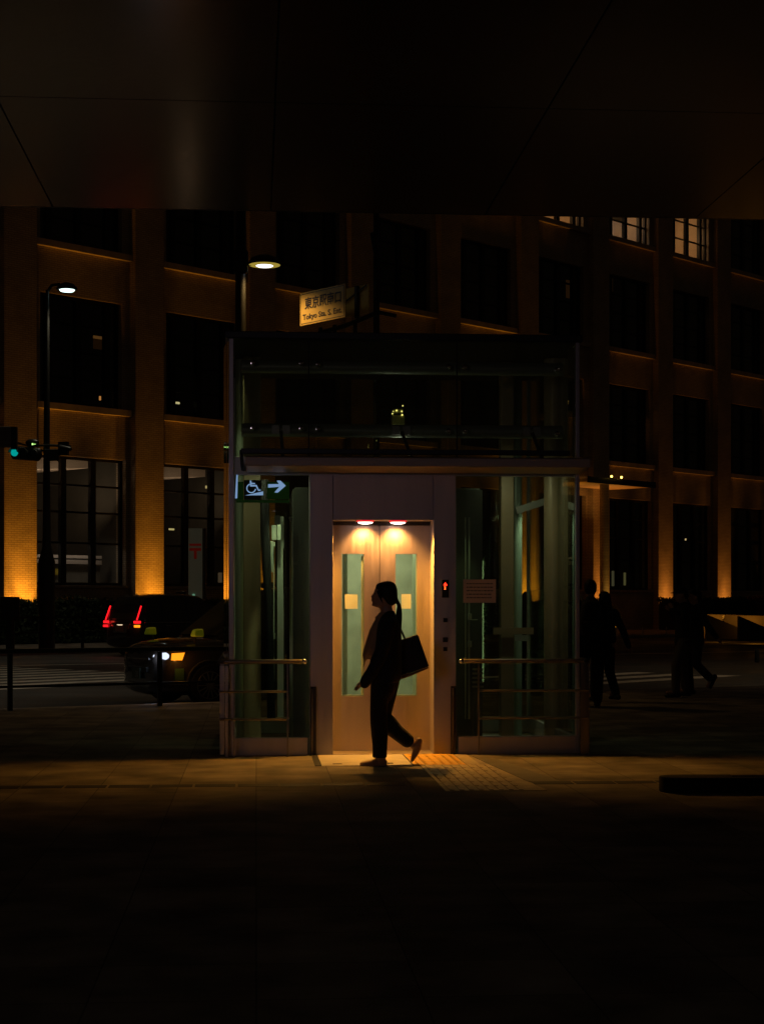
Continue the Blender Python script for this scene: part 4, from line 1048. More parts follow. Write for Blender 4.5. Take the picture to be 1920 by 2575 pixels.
# sloping stone walls at the right edge with a lamp between them
M['stone_shaded'] = mat('shaded_stone', (0.02, 0.017, 0.014), 0.6, noise=(1.5, 0.3))  # stone of the unlit fronts, with shade put into its colour
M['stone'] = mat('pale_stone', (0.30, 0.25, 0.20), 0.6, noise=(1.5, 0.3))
sw = rootat('sloping_wall', 1785, 62, label='long low stone wall sloping down to the right, lit amber on its inner face', cat='wall')
def px(u, v, Y=62.0): w_ = W(u, v, Y); return (w_.x - sw.location.x, w_.z)
m = MB(); m.prism([px(1776, 1545), px(1925, 1606), (px(1925, 0)[0], 0.0), (px(1776, 0)[0], 0.0)], 0.0, 0.35); m.build('wall', M['stone_shaded'], sw, bevel=0.02)
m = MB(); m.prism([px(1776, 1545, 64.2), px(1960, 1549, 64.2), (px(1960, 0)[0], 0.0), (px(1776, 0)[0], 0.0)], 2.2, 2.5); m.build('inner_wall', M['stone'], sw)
m = MB(); m.cyl((px(1832, 0)[0], 1.0, 0.0), 0.10, 0.35); m.lathe((px(1832, 0)[0], 1.0, 0.36), [(0.13, 0), (0.13, 0.1), (0.05, 0.22)]); m.build('lantern', emi('lantern_glow', (1.0, 0.45, 0.06), 0.8), sw, smooth=True)
light('POINT', 'lantern_light', (sw.location.x + px(1830, 0)[0], 63.2, 0.85), 13, (1.0, 0.38, 0.03), shadow_soft_size=0.1)
sw2 = rootat('sloping_wall', 1870, 60, label='second sloping stone wall cut off by the right edge, amber along its top', cat='wall')
def px2(u, v): w_ = W(u, v, 60); return (w_.x - sw2.location.x, w_.z)
m = MB(); m.prism([px2(1857, 1549), px2(1920, 1576), px2(2000, 1608), (px2(2000, 0)[0], 0.0), (px2(1857, 0)[0], 0.0)], 0.0, 0.3); m.build('wall', M['stone_shaded'], sw2, bevel=0.02)
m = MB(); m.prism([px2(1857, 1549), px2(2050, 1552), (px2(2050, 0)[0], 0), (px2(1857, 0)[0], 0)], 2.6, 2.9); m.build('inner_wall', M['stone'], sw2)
light('POINT', 'lantern_light', (sw2.location.x + px2(1925, 0)[0], 61.6, 0.75), 13, (1.0, 0.38, 0.03), shadow_soft_size=0.1)

# ================================================================== taxis
M['carblack'] = mat('black_car_paint', (0.028, 0.023, 0.020), 0.20, coat=1.0)
M['carglass'] = mat('dark_car_glass', (0.05, 0.045, 0.03), 0.08, coat=0.6)
M['tyre'] = mat('tyre_rubber', (0.01, 0.01, 0.01), 0.8)
M['rim'] = mat('alloy_rim', (0.28, 0.27, 0.25), 0.3, 0.9)
M['trimchrome'] = mat('car_chrome', (0.7, 0.7, 0.7), 0.15, 1.0)
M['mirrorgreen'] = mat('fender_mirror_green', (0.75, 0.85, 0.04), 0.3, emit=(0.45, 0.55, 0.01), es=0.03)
M['carred'] = emi('tail_red', (1.0, 0.01, 0.015), 1.6); M['carorange'] = emi('indicator_orange', (1.0, 0.28, 0.01), 1.6)
M['carwhite'] = emi('headlight_white', (0.72, 0.80, 1.0), 1.25); M['deadlamp'] = mat('lamp_off', (0.25, 0.25, 0.25), 0.1, 0.9)
M['plate'] = mat('number_plate', (0.10, 0.14, 0.10), 0.5); M['plateink'] = mat('plate_ink', (0.45, 0.48, 0.42), 0.5)
# stations x: (floor z, belt z, half width, roof z, roof half width) ; taxi height 1.75
ST_B = [(-2.18, .40, .86, .62), (-2.12, .24, .98, .76), (-1.9, .18, 1.02, .84), (-1.0, .16, 1.02, .85), (0.0, .16, 1.01, .85), (1.0, .16, 1.0, .85), (1.35, .15, .99, .85), (1.75, .13, .96, .84), (2.04, .14, .90, .80), (2.17, .22, .78, .70)]
def taxi(loc, rz, label, lit_front, lit_rear):
    t = empty('taxi', loc, rz, label, 'taxi', 'black taxis on the road')
    m = MB(); rings = []
    for x, zf, zt, hw in ST_B:
        pr = [(-hw*.88, zf), (-hw, zf+.12), (-hw, zf+.35*(zt-zf)), (-hw*1.0, zt-.16), (-hw*.95, zt-.03), (-hw*.8, zt), (-hw*.3, zt+.025), (hw*.3, zt+.025), (hw*.8, zt), (hw*.95, zt-.03), (hw*1.0, zt-.16), (hw, zf+.35*(zt-zf)), (hw, zf+.12), (hw*.88, zf)]
        rings.append([(x, y, z) for y, z in pr])
    m.loft(rings); m.build('body', M['carblack'], t, smooth=True, sub=1)
    # greenhouse
    G_ = [(-2.12, .98, .74, 1.0, .72), (-2.02, .97, .78, 1.40, .66), (-1.80, .97, .80, 1.68, .60), (-1.2, .97, .80, 1.745, .59), (-0.3, .97, .80, 1.75, .60), (0.2, .97, .80, 1.70, .60), (0.42, .97, .79, 1.60, .60), (1.02, .97, .76, 1.12, .70), (1.22, .96, .72, 1.0, .70)]
    m = MB(); rings = []
    for x, zb, hb, zr, hr in G_:
        pr = [(-hb, zb-.06), (-hb, zb), (-(hb*.45+hr*.55), zb + (zr-zb)*.55), (-hr, zr-.06*(zr-zb)), (-hr*.85, zr), (0, zr+.01), (hr*.85, zr), (hr, zr-.06*(zr-zb)), ((hb*.45+hr*.55), zb + (zr-zb)*.55), (hb, zb), (hb, zb-.06)]
        rings.append([(x, y, z) for y, z in pr])
    m.loft(rings); m.build('cabin', M['carblack'], t, smooth=True)
    # side windows (both sides), windscreen, rear window
    for sgn in (-1, 1):
        for (x0, x1, xt0, xt1) in ((-1.95, -1.38, -1.80, -1.34), (-1.30, -0.42, -1.26, -0.42), (-0.34, 0.86, -0.34, 0.36)):
            m = MB()
            m.hexa([(x0, sgn*.812, 1.0), (x1, sgn*.812, 1.0), (x1, sgn*.79, 1.0), (x0, sgn*.79, 1.0)], [(xt0, sgn*.645, 1.58), (xt1, sgn*.645, 1.58), (xt1, sgn*.62, 1.58), (xt0, sgn*.62, 1.58)])
            m.build('side_window', M['carglass'], t)
        m = MB(); m.bar((-2.0, sgn*.853, .955), (1.1, sgn*.858, .955), .012, .02); m.build('belt_trim', M['trimchrome'], t)
        for x in (-1.15, 0.0): 
            m = MB(); m.bar((x-.09, sgn*.868, .86), (x+.09, sgn*.868, .86), .02, .025); m.build('door_handle', M['trimchrome'], t)
        # fender mirror
        m = MB(); m.hexa([(1.53, sgn*.79, 1.03), (1.53, sgn*1.01, 1.03), (1.68, sgn*.98, 1.035), (1.68, sgn*.82, 1.035)], [(1.54, sgn*.80, 1.15), (1.54, sgn*.995, 1.15), (1.65, sgn*.96, 1.135), (1.65, sgn*.83, 1.135)]); fm = m.build('fender_mirror', M['mirrorgreen'], t, smooth=True, bevel=.02, seg=3)
        m = MB(); m.tube([(1.58, sgn*.76, .93), (1.60, sgn*.84, 1.03)], .018, 8); m.build('mirror_stalk', M['carblack'], fm)
        for x in (-1.375, 1.375):
            m = MB(); m.v = []; m.lathe((0, 0, 0), [(.20, -.10), (.29, -.10), (.315, -.07), (.315, .07), (.29, .10), (.20, .10)], 32)
            m.v = [(a + x, c + sgn*.76, b + .315) for a, b, c in m.v]; w = m.build('wheel', M['tyre'], t, smooth=True)
            m = MB(); y0 = sgn*.865
            m.cyl((x, y0 - sgn*.06, .315), .195, sgn*.02, 'y', 28)
            for k in range(14):
                a = 2*PI*k/14; m.bar((x + .03*math.cos(a), y0, .315 + .03*math.sin(a)), (x + .19*math.cos(a), y0 - sgn*.005, .315 + .19*math.sin(a)), .016, .018, up=(0, 1, 0))
            m.cyl((x, y0 - sgn*.02, .315), .04, sgn*.03, 'y', 14)
            m.tube([(x + .2*math.cos(2*PI*k/24), y0 - sgn*.01, .315 + .2*math.sin(2*PI*k/24)) for k in range(25)], .009, 6)
            m.build('rim', M['rim'], w)
            m = MB(); m.tube([(x + .36*math.cos(PI*k/12), sgn*.848, .315 + .36*math.sin(PI*k/12)) for k in range(13)], .02, 6); m.build('wheel_arch', M['tyre'], t, smooth=True)
        # lamps
        m = MB(); m.hexa([(2.10, sgn*.46, .66), (1.93, sgn*.80, .66), (1.88, sgn*.78, .66), (2.02, sgn*.44, .66)], [(2.05, sgn*.46, .80), (1.90, sgn*.80, .80), (1.85, sgn*.78, .80), (1.98, sgn*.44, .80)])
        hl = m.build('headlight', M['deadlamp'], t, bevel=.01)
        on = lit_front and sgn > 0
        if on:
            m = MB(); m.limb([(2.09, .54, .735), (2.05, .63, .735)], [.05, .05], 12); m.limb([(2.04, .69, .745), (2.02, .73, .745)], [.062, .062], 12); m.build('headlight_bulb', M['carwhite'], hl, smooth=True)
            m = MB(); m.hexa([(1.965, .795, .69), (1.82, .865, .69), (1.80, .82, .69), (1.93, .76, .69)], [(1.955, .795, .79), (1.78, .868, .80), (1.76, .82, .80), (1.92, .76, .79)]); m.build('turn_indicator', M['carorange'], hl)
        rr = M['carred'] if lit_rear else mat('tail_off', (.15, .01, .01), .2)
        m = MB(); m.bar((-2.165, sgn*.70, 1.02), (-2.00, sgn*.69, 1.42), .028, .035, up=(1, 0, 0)); m.box(-2.20, -2.06, sgn*.60, sgn*.76, .93, 1.0); tl = m.build('tail_light', rr, t, bevel=.006)
        m = MB(); m.box(-2.20, -2.10, sgn*.62, sgn*.77, .82, .885); m.build('turn_indicator', M['carorange'] if (lit_rear and sgn < 0) else rr, tl)
    m = MB(); m.hexa([(1.20, -.66, 1.045), (1.20, .66, 1.045), (1.16, .66, 1.03), (1.16, -.66, 1.03)], [(.50, -.56, 1.60), (.50, .56, 1.60), (.46, .56, 1.585), (.46, -.56, 1.585)]); m.build('windscreen', M['carglass'], t)
    m = MB(); m.hexa([(-2.135, -.62, 1.05), (-2.135, .62, 1.05), (-2.10, .62, 1.05), (-2.10, -.62, 1.05)], [(-1.92, -.52, 1.58), (-1.92, .52, 1.58), (-1.88, .52, 1.58), (-1.88, -.52, 1.58)]); m.build('rear_window', M['carglass'], t)
    m = MB(); m.box(2.10, 2.18, -.36, .36, .50, .58); m.build('grille', M['dark_frame'], t, bevel=.01)
    m = MB(); m.bar((2.15, -.42, .70), (2.15, .42, .70), .02, .025); m.bar((2.17, -.5, .33), (2.17, .5, .33), .03, .02); m.bar((-2.20, -.45, .90), (-2.20, .45, .90), .02, .03); m.build('chrome_trim', M['trimchrome'], t)
    m = MB(); m.box(2.186, 2.196, -.165, .165, .40, .565); pf = m.build('number_plate', M['plate'], t)
    text_mesh("31", 0.13, 'plate_digits', M['plateink'], pf, Matrix.Translation((2.1975, 0.05, .465)) @ Matrix.Rotation(PI/2, 4, 'Z') @ Matrix.Rotation(PI/2, 4, 'X'), .0005, .002)
    m = MB(); m.box(-2.235, -2.225, -.165, .165, .70, .865); m.build('number_plate', mat('rear_plate', (.35, .30, .22), .4), t)
    m = MB(); m.box(-2.222, -2.19, -.30, .30, .66, .88); m.build('plate_surround', M['trimchrome'], t, bevel=.01)
    m = MB(); m.box(-2.235, -2.20, -.10, .10, .885, .895); m.build('plate_lamp', emi('plate_lamp_glow', (1.0, .75, .45), 1.5 if lit_rear else 0.0), t)
    # green door badge and roof lamp
    m = MB(); m.box(1.79, 1.93, .855, .861, .40, .57); m.build('green_badge', mat('badge_green', (.05, .12, .04), .5), t)
    m = MB(); m.limb([(0.02, -.14, 1.80), (0.02, .14, 1.80)], [(.05, .06)] * 2, 12); m.build('roof_sign', M['carblack'], t, smooth=True)
    if lit_rear:
        pass
    return t
hx_, hy_ = -0.866, -0.500
c2 = Vector((-2.57, 24.6)) - Vector((hx_, hy_)) * 1.375 - Vector((-hy_, hx_)) * 0.76
taxi((c2.x, c2.y, RZ), math.atan2(hy_, hx_), 'black taxi facing left with lit headlight and green fender mirrors, behind the fence', True, False)
taxi((-5.85, 48.5, RZ), math.atan2(0.73, 0.68), 'black taxi seen from behind with red tail lights, below the second lit pier', False, True)
# road under the headlamp
a = c2 + Vector((hx_, hy_)) * 2.2 + Vector((-hy_, hx_)) * 0.62
light('SPOT', 'headlamp_beam', (a.x, a.y, 0.62), 30, (0.85, 0.9, 1.0), spot_size=math.radians(60), spot_blend=0.8, shadow_soft_size=0.04, aim=(a.x + hx_ * 6, a.y + hy_ * 6, -0.1))

for (lx, ly, lz, pw, c_) in ((2.16, .60, .745, 1.6, (0.62, 0.75, 1.0)), (1.92, .86, .745, 1.6, (1.0, 0.40, 0.06))):
    w_ = c2 + Vector((hx_, hy_)) * lx + Vector((-hy_, hx_)) * (ly + .08)
    light('POINT', 'lamp_glow', (w_.x, w_.y, lz + RZ), pw, c_, shadow_soft_size=0.05)
# tail lamp glow on the road behind the far taxi
hh = Vector((0.68, 0.73)).normalized()
for s_ in (-.68, .68):
    w_ = Vector((-5.85, 48.5)) - hh * 2.32 + Vector((-hh.y, hh.x)) * s_
    light('POINT', 'tail_glow', (w_.x, w_.y, .85), 0.35, (1.0, 0.05, 0.03), shadow_soft_size=0.05)
# street lamp added out of frame on the left to light taxis and road
ol = empty('street_lamp', (-11.0, 33.0, RZ), 0, 'added street lamp out of view over the road beyond the left edge', 'street lamp', 'street lamps')
m = MB(); m.tube([(-1.2, 0, 0), (-1.2, 0, 8.8), (-0.9, 0, 9.05), (0, 0, 9.1)], [.11, .07, .05, .04], 14); m.build('pole', M['pole'], ol, smooth=True)
m = MB(); m.lathe((0, 0, 8.98), [(.26, 0), (.28, .04), (.1, .16)]); m.build('lamp_head', M['black'], ol, smooth=True)
m = MB(); m.lathe((0, 0, 8.93), [(.15, 0), (.22, .03)]); m.build('lens', M['ledcool'], ol)
light('SPOT', 'street_lamp_light', (-11.0, 33.0, 8.75), 330, (1.0, 0.86, 0.62), spot_size=math.radians(128), spot_blend=0.6, shadow_soft_size=0.15)
# uplight added beyond the right edge to put a warm patch on the soffit
ul = empty('uplight', (4.9, 15.3, 0), 0, 'small black uplight added out of view for the warm soffit patch', 'uplight')
m = MB(); m.lathe((0, 0, 0), [(.10, 0), (.10, .06), (.06, .08), (.06, .12), (.09, .14), (.10, .26)]); m.build('housing', M['black'], ul, smooth=True)
light('SPOT', 'added_soffit_wash', (4.9, 15.3, 0.32), 26, (1.0, 0.52, 0.24), spot_size=math.radians(34), spot_blend=1.0, shadow_soft_size=0.1, aim=(4.3, 15.5, 6.0))

gl_ = empty('added_streak_light', (-4.55, 39.0, RZ), 0, 'small low light added out of sight behind the nearer taxi', 'added light')  # added out of sight only to streak the soffit with light
m = MB(); m.lathe((0, 0, 0.002), [(.12, 0), (.12, .05), (.06, .07), (.06, .16), (.10, .18), (.10, .22)]); m.build('housing', M['black'], gl_, smooth=True)
light('POINT', 'soffit_streak_light', (-4.55, 39.0, 0.30), 1.4, (1.0, 0.66, 0.38), shadow_soft_size=0.12)
ol2 = empty('street_lamp', (11.5, 36.0, RZ), 0, 'added street lamp out of view over the crossing beyond the right edge', 'street lamp', 'street lamps')  # unseen lamp added to brighten the crossing stripes
m = MB(); m.tube([(1.2, 0, 0), (1.2, 0, 8.3), (0.9, 0, 8.55), (0, 0, 8.6)], [.11, .07, .05, .04], 14); m.build('pole', M['pole'], ol2, smooth=True)
m = MB(); m.lathe((0, 0, 8.48), [(.26, 0), (.28, .04), (.1, .16)]); m.build('lamp_head', M['black'], ol2, smooth=True)
m = MB(); m.lathe((0, 0, 8.43), [(.15, 0), (.22, .03)]); m.build('lens', M['ledcool'], ol2)
light('SPOT', 'street_lamp_light', (11.5, 36.0, 8.25), 330, (1.0, 0.70, 0.40), spot_size=math.radians(118), spot_blend=0.6, shadow_soft_size=0.15)

ol3 = empty('street_lamp', (-9.5, 21.0, 0), 0, 'added street lamp on the near pavement, out of view on the left', 'street lamp', 'street lamps')  # unseen lamp added to light the near sides of both taxis
m = MB(); m.tube([(-1.0, 0, 0), (-1.0, 0, 6.6), (-0.7, 0, 6.85), (0, 0, 6.9)], [.09, .06, .045, .035], 14); m.build('pole', M['pole'], ol3, smooth=True)
m = MB(); m.lathe((0, 0, 6.78), [(.22, 0), (.24, .04), (.1, .14)]); m.build('lamp_head', M['black'], ol3, smooth=True)
m = MB(); m.lathe((0, 0, 6.73), [(.12, 0), (.18, .03)]); m.build('lens', M['ledcool'], ol3)
light('SPOT', 'street_lamp_light', (-9.5, 21.0, 6.6), 620, (1.0, 0.84, 0.62), spot_size=math.radians(40), spot_blend=0.8, shadow_soft_size=0.12, aim=(-3.6, 31.0, 1.0))

# ================================================================== people
M['skin'] = mat('skin', (0.42, 0.24, 0.15), 0.5, noise=(20, 0.08))
M['hair'] = mat('black_hair', (0.005, 0.004, 0.004), 0.6, spec=0.2)
M['suit'] = mat('black_suit', (0.008, 0.008, 0.009), 0.8, bump=(14, 1.0), stretch=(1, 1, 0.45))
M['trouser'] = mat('black_trousers', (0.007, 0.007, 0.008), 0.85, bump=(12, 1.0), stretch=(1, 1, 0.4))
M['blouse'] = mat('beige_blouse', (0.30, 0.20, 0.12), 0.8, bump=(22, 1.0), stretch=(1, 1, 0.25))
M['shoe'] = mat('tan_leather_shoe', (0.34, 0.20, 0.12), 0.45)
M['bag'] = mat('dark_tote_canvas', (0.014, 0.011, 0.009), 0.75, bump=(7, 0.8))
M['bagside'] = mat('tan_leather_gusset', (0.30, 0.12, 0.03), 0.6)
M['denim'] = mat('dark_denim', (0.03, 0.03, 0.035), 0.9)
M['chino'] = mat('brown_chino', (0.09, 0.075, 0.06), 0.9)

# ---- the woman walking past the door, traced in photo pixels at her own distance
WY = 14.55; SC = F / WY; WU = 945.0
wm = empty('person', ((WU - CX) / F * WY, WY, 0), 0, 'woman with ponytail in black suit walking left past the lift door', 'person', 'people near the lift')
def wx(u): return (u - WU) / SC
def wz(v): return (1924.8 - v) / SC
def w3(u, v, y=0.0): return (wx(u), y, wz(v))
k_ = 1 / SC
def head(m, face, backs):
    rings = []
    n = 32
    for (v, uf, ub, hw, nose) in face:
        c, r = (uf + ub) / 2, (ub - uf) / 2; ring = []
        for j in range(n):
            t = 2 * PI * j / n; co, si = math.cos(t), math.sin(t)
            x = c + r * co; y = hw * math.copysign(abs(si) ** 0.9, si)
            dt = abs(((t - PI + PI) % (2 * PI)) - PI)
            x -= nose * math.exp(-(dt / 0.22) ** 2)
            ring.append((wx(x), y * k_, wz(v)))
        rings.append(ring)
    m.loft(rings)
m = MB()
head(m, [(1465, 962, 980, 6, 0), (1468, 953, 987, 14, 0), (1473, 946.5, 991, 18, 0), (1479, 943, 993, 20, 0), (1485, 941, 994, 21, 0), (1490, 939.8, 994, 21, 0.6), (1494, 939.5, 994, 21, 2.2), (1497, 939.2, 993, 20.5, 5.4), (1500, 939, 992, 20, 7.4), (1502, 939.2, 991, 20, 7.0), (1504, 939.4, 990, 19.5, 4.8), (1507, 939.2, 989, 19, 6.4), (1510, 939.4, 987, 18.5, 7.3), (1512, 939.6, 985, 18, 5.0), (1514.5, 939.8, 983, 17.5, 4.4), (1518, 939.8, 981, 17, 4.8), (1521.5, 940, 980, 16, 6.2), (1524, 941.5, 978, 14, 6.5), (1526.5, 947, 976, 12, 3.0), (1529, 954, 973, 7, 0)][::-1], None)
# neck, shoulders, chest
m.limb([w3(972, 1505), w3(970, 1527), w3(973, 1545), w3(975, 1560)], [(16*k_, 13*k_), (15*k_, 13*k_), (16.5*k_, 15*k_), (20*k_, 24*k_)], 20)
m.slices([(wz(1552), wx(958), wx(994), 30*k_, 0), (wz(1565), wx(950), wx(1000), 46*k_, 0), (wz(1600), wx(943), wx(1002), 44*k_, 0), (wz(1645), wx(940), wx(1000), 38*k_, 0), (wz(1690), wx(938), wx(1002), 44*k_, 0), (wz(1725), wx(938), wx(996), 44*k_, 0), (wz(1745), wx(942), wx(988), 38*k_, 0)][::-1])
# legs
m.limb([w3(960, 1725, -.07), w3(952, 1800, -.065), w3(954, 1850, -.06), w3(956, 1908, -.06)], [.075, .055, .048, .033])
m.limb([w3(968, 1725, .07), w3(962, 1808, .07), w3(1000, 1846, .07), w3(1036, 1873, .07)], [.075, .055, .045, .030])
# arms
nearA = [w3(976, 1570, -.155), w3(962, 1645, -.185), w3(920, 1708, -.17)]
farA = [w3(980, 1570, .155), w3(985, 1640, .18), w3(968, 1700, .165)]
for A in (nearA, farA): m.limb(A, [.045, .036, .024])
# near hand: palm, four bent fingers and a thumb
def hand(m, wrist, tip_dir, side, s=1.0, curl=0.5, fan=(0, 0, 1)):
    wv = Vector(wrist); d = Vector(tip_dir).normalized(); sd = Vector(side).normalized(); nrm = d.cross(sd).normalized()
    m.limb([wv, wv + d * .045 * s, wv + d * .08 * s], [(.020*s, .020*s), (.024*s, .030*s), (.018*s, .032*s)], 12)
    for i, (off, ln) in enumerate(((-.026, .060), (-.009, .070), (.009, .066), (.026, .052))):
        b = wv + d * .075 * s + sd * off * s
        p1 = b + (d * .45 + nrm * .12 * curl) * ln * s + sd * off * .1
        p2 = p1 + (d * (.55 - .3 * curl) + nrm * .55 * curl) * ln * .6 * s
        p3 = p2 + (d * (.5 - .6 * curl) + nrm * .7 * curl) * ln * .45 * s
        m.limb([b, p1, p2, p3], [.0085*s, .008*s, .0075*s, .006*s], 8)
    b = wv + d * .03 * s + sd * .028 * s
    m.limb([b, b + (d * .6 + sd * .8) * .032 * s, b + (d * 1.0 + sd * .7 + nrm * .2) * .052 * s], [.011*s, .009*s, .007*s], 8)
hand(m, w3(919, 1710, -.17), (-.86, -.1, -.50), (-.45, .25, -.86), 0.86, 0.45)
hand(m, w3(968, 1702, .165), (-.15, 0, -1), (-1, 0, .1), 1.0, 0.6)
m.ball(w3(974, 1501, -.072), (.016, .010, .028))
m.ball(w3(974, 1501, .072), (.016, .010, .028))
# bare heels and ankles
m.limb([w3(1030, 1868, .07), w3(1042, 1876, .07)], [.03, .026])
fuse(m, 'body', M['skin'], wm, 0.005, 1)
m = MB()
for y in (-.032, .032): m.ball(w3(944.2, 1493.5, y), (.009, .012, .005), 12, 8)
m.build('eyes', M['hair'], wm, smooth=True)
# hair
m = MB()
m.slices([(wz(1461.2), wx(971), wx(979), 4*k_, 0), (wz(1462.0), wx(965), wx(983), 8*k_, 0), (wz(1463.5), wx(958), wx(987), 12*k_, 0), (wz(1466), wx(951.5), wx(990.5), 17*k_, 0), (wz(1469), wx(947), wx(993.5), 20.5*k_, 0), (wz(1473), wx(944.5), wx(995.5), 23*k_, 0), (wz(1478), wx(943.5), wx(997.5), 24.5*k_, 0), (wz(1484), wx(945), wx(999), 25*k_, 0), (wz(1492), wx(948), wx(999.5), 25*k_, 0), (wz(1500), wx(952), wx(999.5), 24.5*k_, 0), (wz(1508), wx(958), wx(999.5), 23*k_, 0), (wz(1514), wx(964), wx(998), 20*k_, 0), (wz(1519), wx(970), wx(993), 15*k_, 0), (wz(1523), wx(976), wx(988), 8*k_, 0)][::-1], 28)
for y in (-.077, .077): m.limb([w3(950, 1486, y*.9), w3(954, 1498, y), w3(958, 1508, y), w3(962, 1517, y*.95)], [(.018, .006), (.014, .006), (.010, .005), (.005, .004)], 10)
m.limb([w3(993, 1503), w3(999, 1512), w3(1003, 1524), w3(1003, 1540), w3(1002.5, 1560), w3(1002, 1585), w3(999, 1612), w3(996, 1632)], [(.022, .022), (.013, .017), (.019, .020), (.027, .025), (.028, .025), (.024, .020), (.017, .015), (.006, .006)], 14)
fuse(m, 'hair', M['hair'], wm, 0.006, 2)
# blouse and open front
m = MB()
m.slices([(wz(1540), wx(953), wx(985), 18*k_, 0), (wz(1550), wx(947), wx(990), 22*k_, 0), (wz(1568), wx(937), wx(985), 30*k_, 0), (wz(1584), wx(928.5), wx(980), 34*k_, 0), (wz(1610), wx(920.5), wx(975), 36*k_, 0), (wz(1632), wx(914), wx(970), 34*k_, 0), (wz(1646), wx(910.5), wx(965), 26*k_, 0), (wz(1658), wx(913), wx(950), 14*k_, 0)][::-1])
m.limb([w3(946, 1553), w3(955, 1549)], [.014, .018])
m.limb([w3(922, 1640, -.02), w3(916, 1665, -.02), w3(912.5, 1682, -.01)], [(.018, .012), (.011, .008), (.004, .004)], 10)
fuse(m, 'blouse', M['blouse'], wm, 0.008, 2)
# jacket
m = MB()
m.slices([(wz(1536), wx(972), wx(990), 15*k_, 0), (wz(1543), wx(962), wx(994), 30*k_, 0), (wz(1552), wx(955), wx(998), 46*k_, 0), (wz(1566), wx(948), wx(1004), 56*k_, 0), (wz(1584), wx(942), wx(1008), 56*k_, 0), (wz(1612), wx(937), wx(1009.5), 53*k_, 0), (wz(1645), wx(932), wx(1009.5), 48*k_, 0), (wz(1668), wx(929), wx(1009.5), 50*k_, 0), (wz(1690), wx(929), wx(1010), 53*k_, 0), (wz(1706), wx(930.5), wx(1008), 55*k_, 0), (wz(1716), wx(933), wx(1003), 54*k_, 0)][::-1], 32)
m.limb([w3(978, 1566, -.15), w3(966, 1610, -.18), w3(955, 1650, -.19), w3(934, 1690, -.185), w3(922, 1707, -.175), w3(917, 1716, -.172)], [.058, .058, .056, .053, .052, .046], 18)
m.limb([w3(980, 1566, .15), w3(986, 1610, .18), w3(985, 1650, .185), w3(970, 1700, .17)], [.058, .054, .05, .042], 18)
fuse(m, 'jacket', M['suit'], wm, 0.008, 3)
# trousers
m = MB()
m.slices([(wz(1690), wx(934), wx(1006), 46*k_, 0), (wz(1715), wx(933), wx(1003.5), 48*k_, 0), (wz(1735), wx(932), wx(996), 46*k_, 0), (wz(1750), wx(932), wx(989), 42*k_, 0), (wz(1762), wx(934), wx(982), 32*k_, 0)][::-1], 28)
def leg(m, rows, y):
    m.slices([(wz(v), wx(f), wx(b), r * k_, y) for v, f, b, r in rows][::-1], 24, 2.0)
leg(m, [(1700, 932, 985, 26), (1735, 931, 981, 27), (1760, 930.5, 976, 25), (1791, 930, 973, 23), (1816, 930.5, 974, 22), (1846, 933, 975, 21), (1875, 936, 973.5, 19), (1904, 936, 972, 18)], -.07)
m.limb([w3(976, 1715, .07), w3(968, 1760, .07), w3(959, 1806, .07)], [(.10, .085), (.088, .08), (.078, .075)], 20)
m.limb([w3(957, 1806, .07), w3(975, 1821, .07), w3(992, 1838.5, .07), w3(1010, 1853, .07), w3(1024, 1865, .07)], [(.080, .075), (.081, .07), (.071, .066), (.066, .062), (.062, .06)], 20)
fuse(m, 'trousers', M['trouser'], wm, 0.008, 2)
# shoes
m = MB()
m.limb([w3(964, 1914, -.07), w3(945, 1915.5, -.07), w3(924, 1918, -.07), w3(909, 1919.5, -.07)], [(.034, .032), (.033, .036), (.025, .038), (.017, .026)], 18)
m.limb([w3(956, 1903, -.07), w3(958, 1915, -.07)], [.044, .04])
m.box(wx(906), wx(973.5), -.105, -.037, .001, .014)
fuse(m, 'shoe', M['shoe'], wm, 0.006, 2)
m = MB()
m.limb([w3(1053, 1866, .07), w3(1049, 1882, .07), w3(1042.5, 1899, .07), w3(1036, 1914, .07)], [(.032, .032), (.037, .034), (.029, .036), (.015, .024)], 18)
m.limb([w3(1040, 1877, .07), w3(1048, 1872, .07)], [.034, .034])
fuse(m, 'shoe', M['shoe'], wm, 0.006, 2)
# tote bag on the far shoulder
bg_ = empty('tote_bag', (wm.location.x, WY + .17, 0), 0, 'large dark tote bag swinging behind the walking woman', 'bag')
kk = (WY + .17) / WY
def wb(u, v): return ((u - CX) / F * (WY + .17) - wm.location.x, CH - (v - HV) / F * (WY + .17))
m = MB()
A = [wb(968, 1625), wb(1008, 1609), wb(1050, 1595), wb(1078, 1676), wb(1034, 1691), wb(985, 1704)]
B = [((x - .35) * .985 + .35, z) for x, z in A]
m.prism(A, -.06, .06); m.build('bag_body', M['bag'], bg_, bevel=.012)
m = MB(); m.prism([wb(975, 1707.5), wb(1034, 1692.5), wb(1078, 1677.5), wb(1074, 1682), wb(1034, 1699), wb(985, 1716)], -.055, .055); m.build('bag_base', M['bagside'], bg_, bevel=.006)
m = MB()
for y in (-.03, .03):
    p = [wb(990, 1552), wb(1003, 1575), wb(1012, 1594), wb(1018, 1607)]
    m.tube([(x, y, z) for x, z in p], .009, 8)
m.build('strap', M['bag'], bg_, smooth=True)

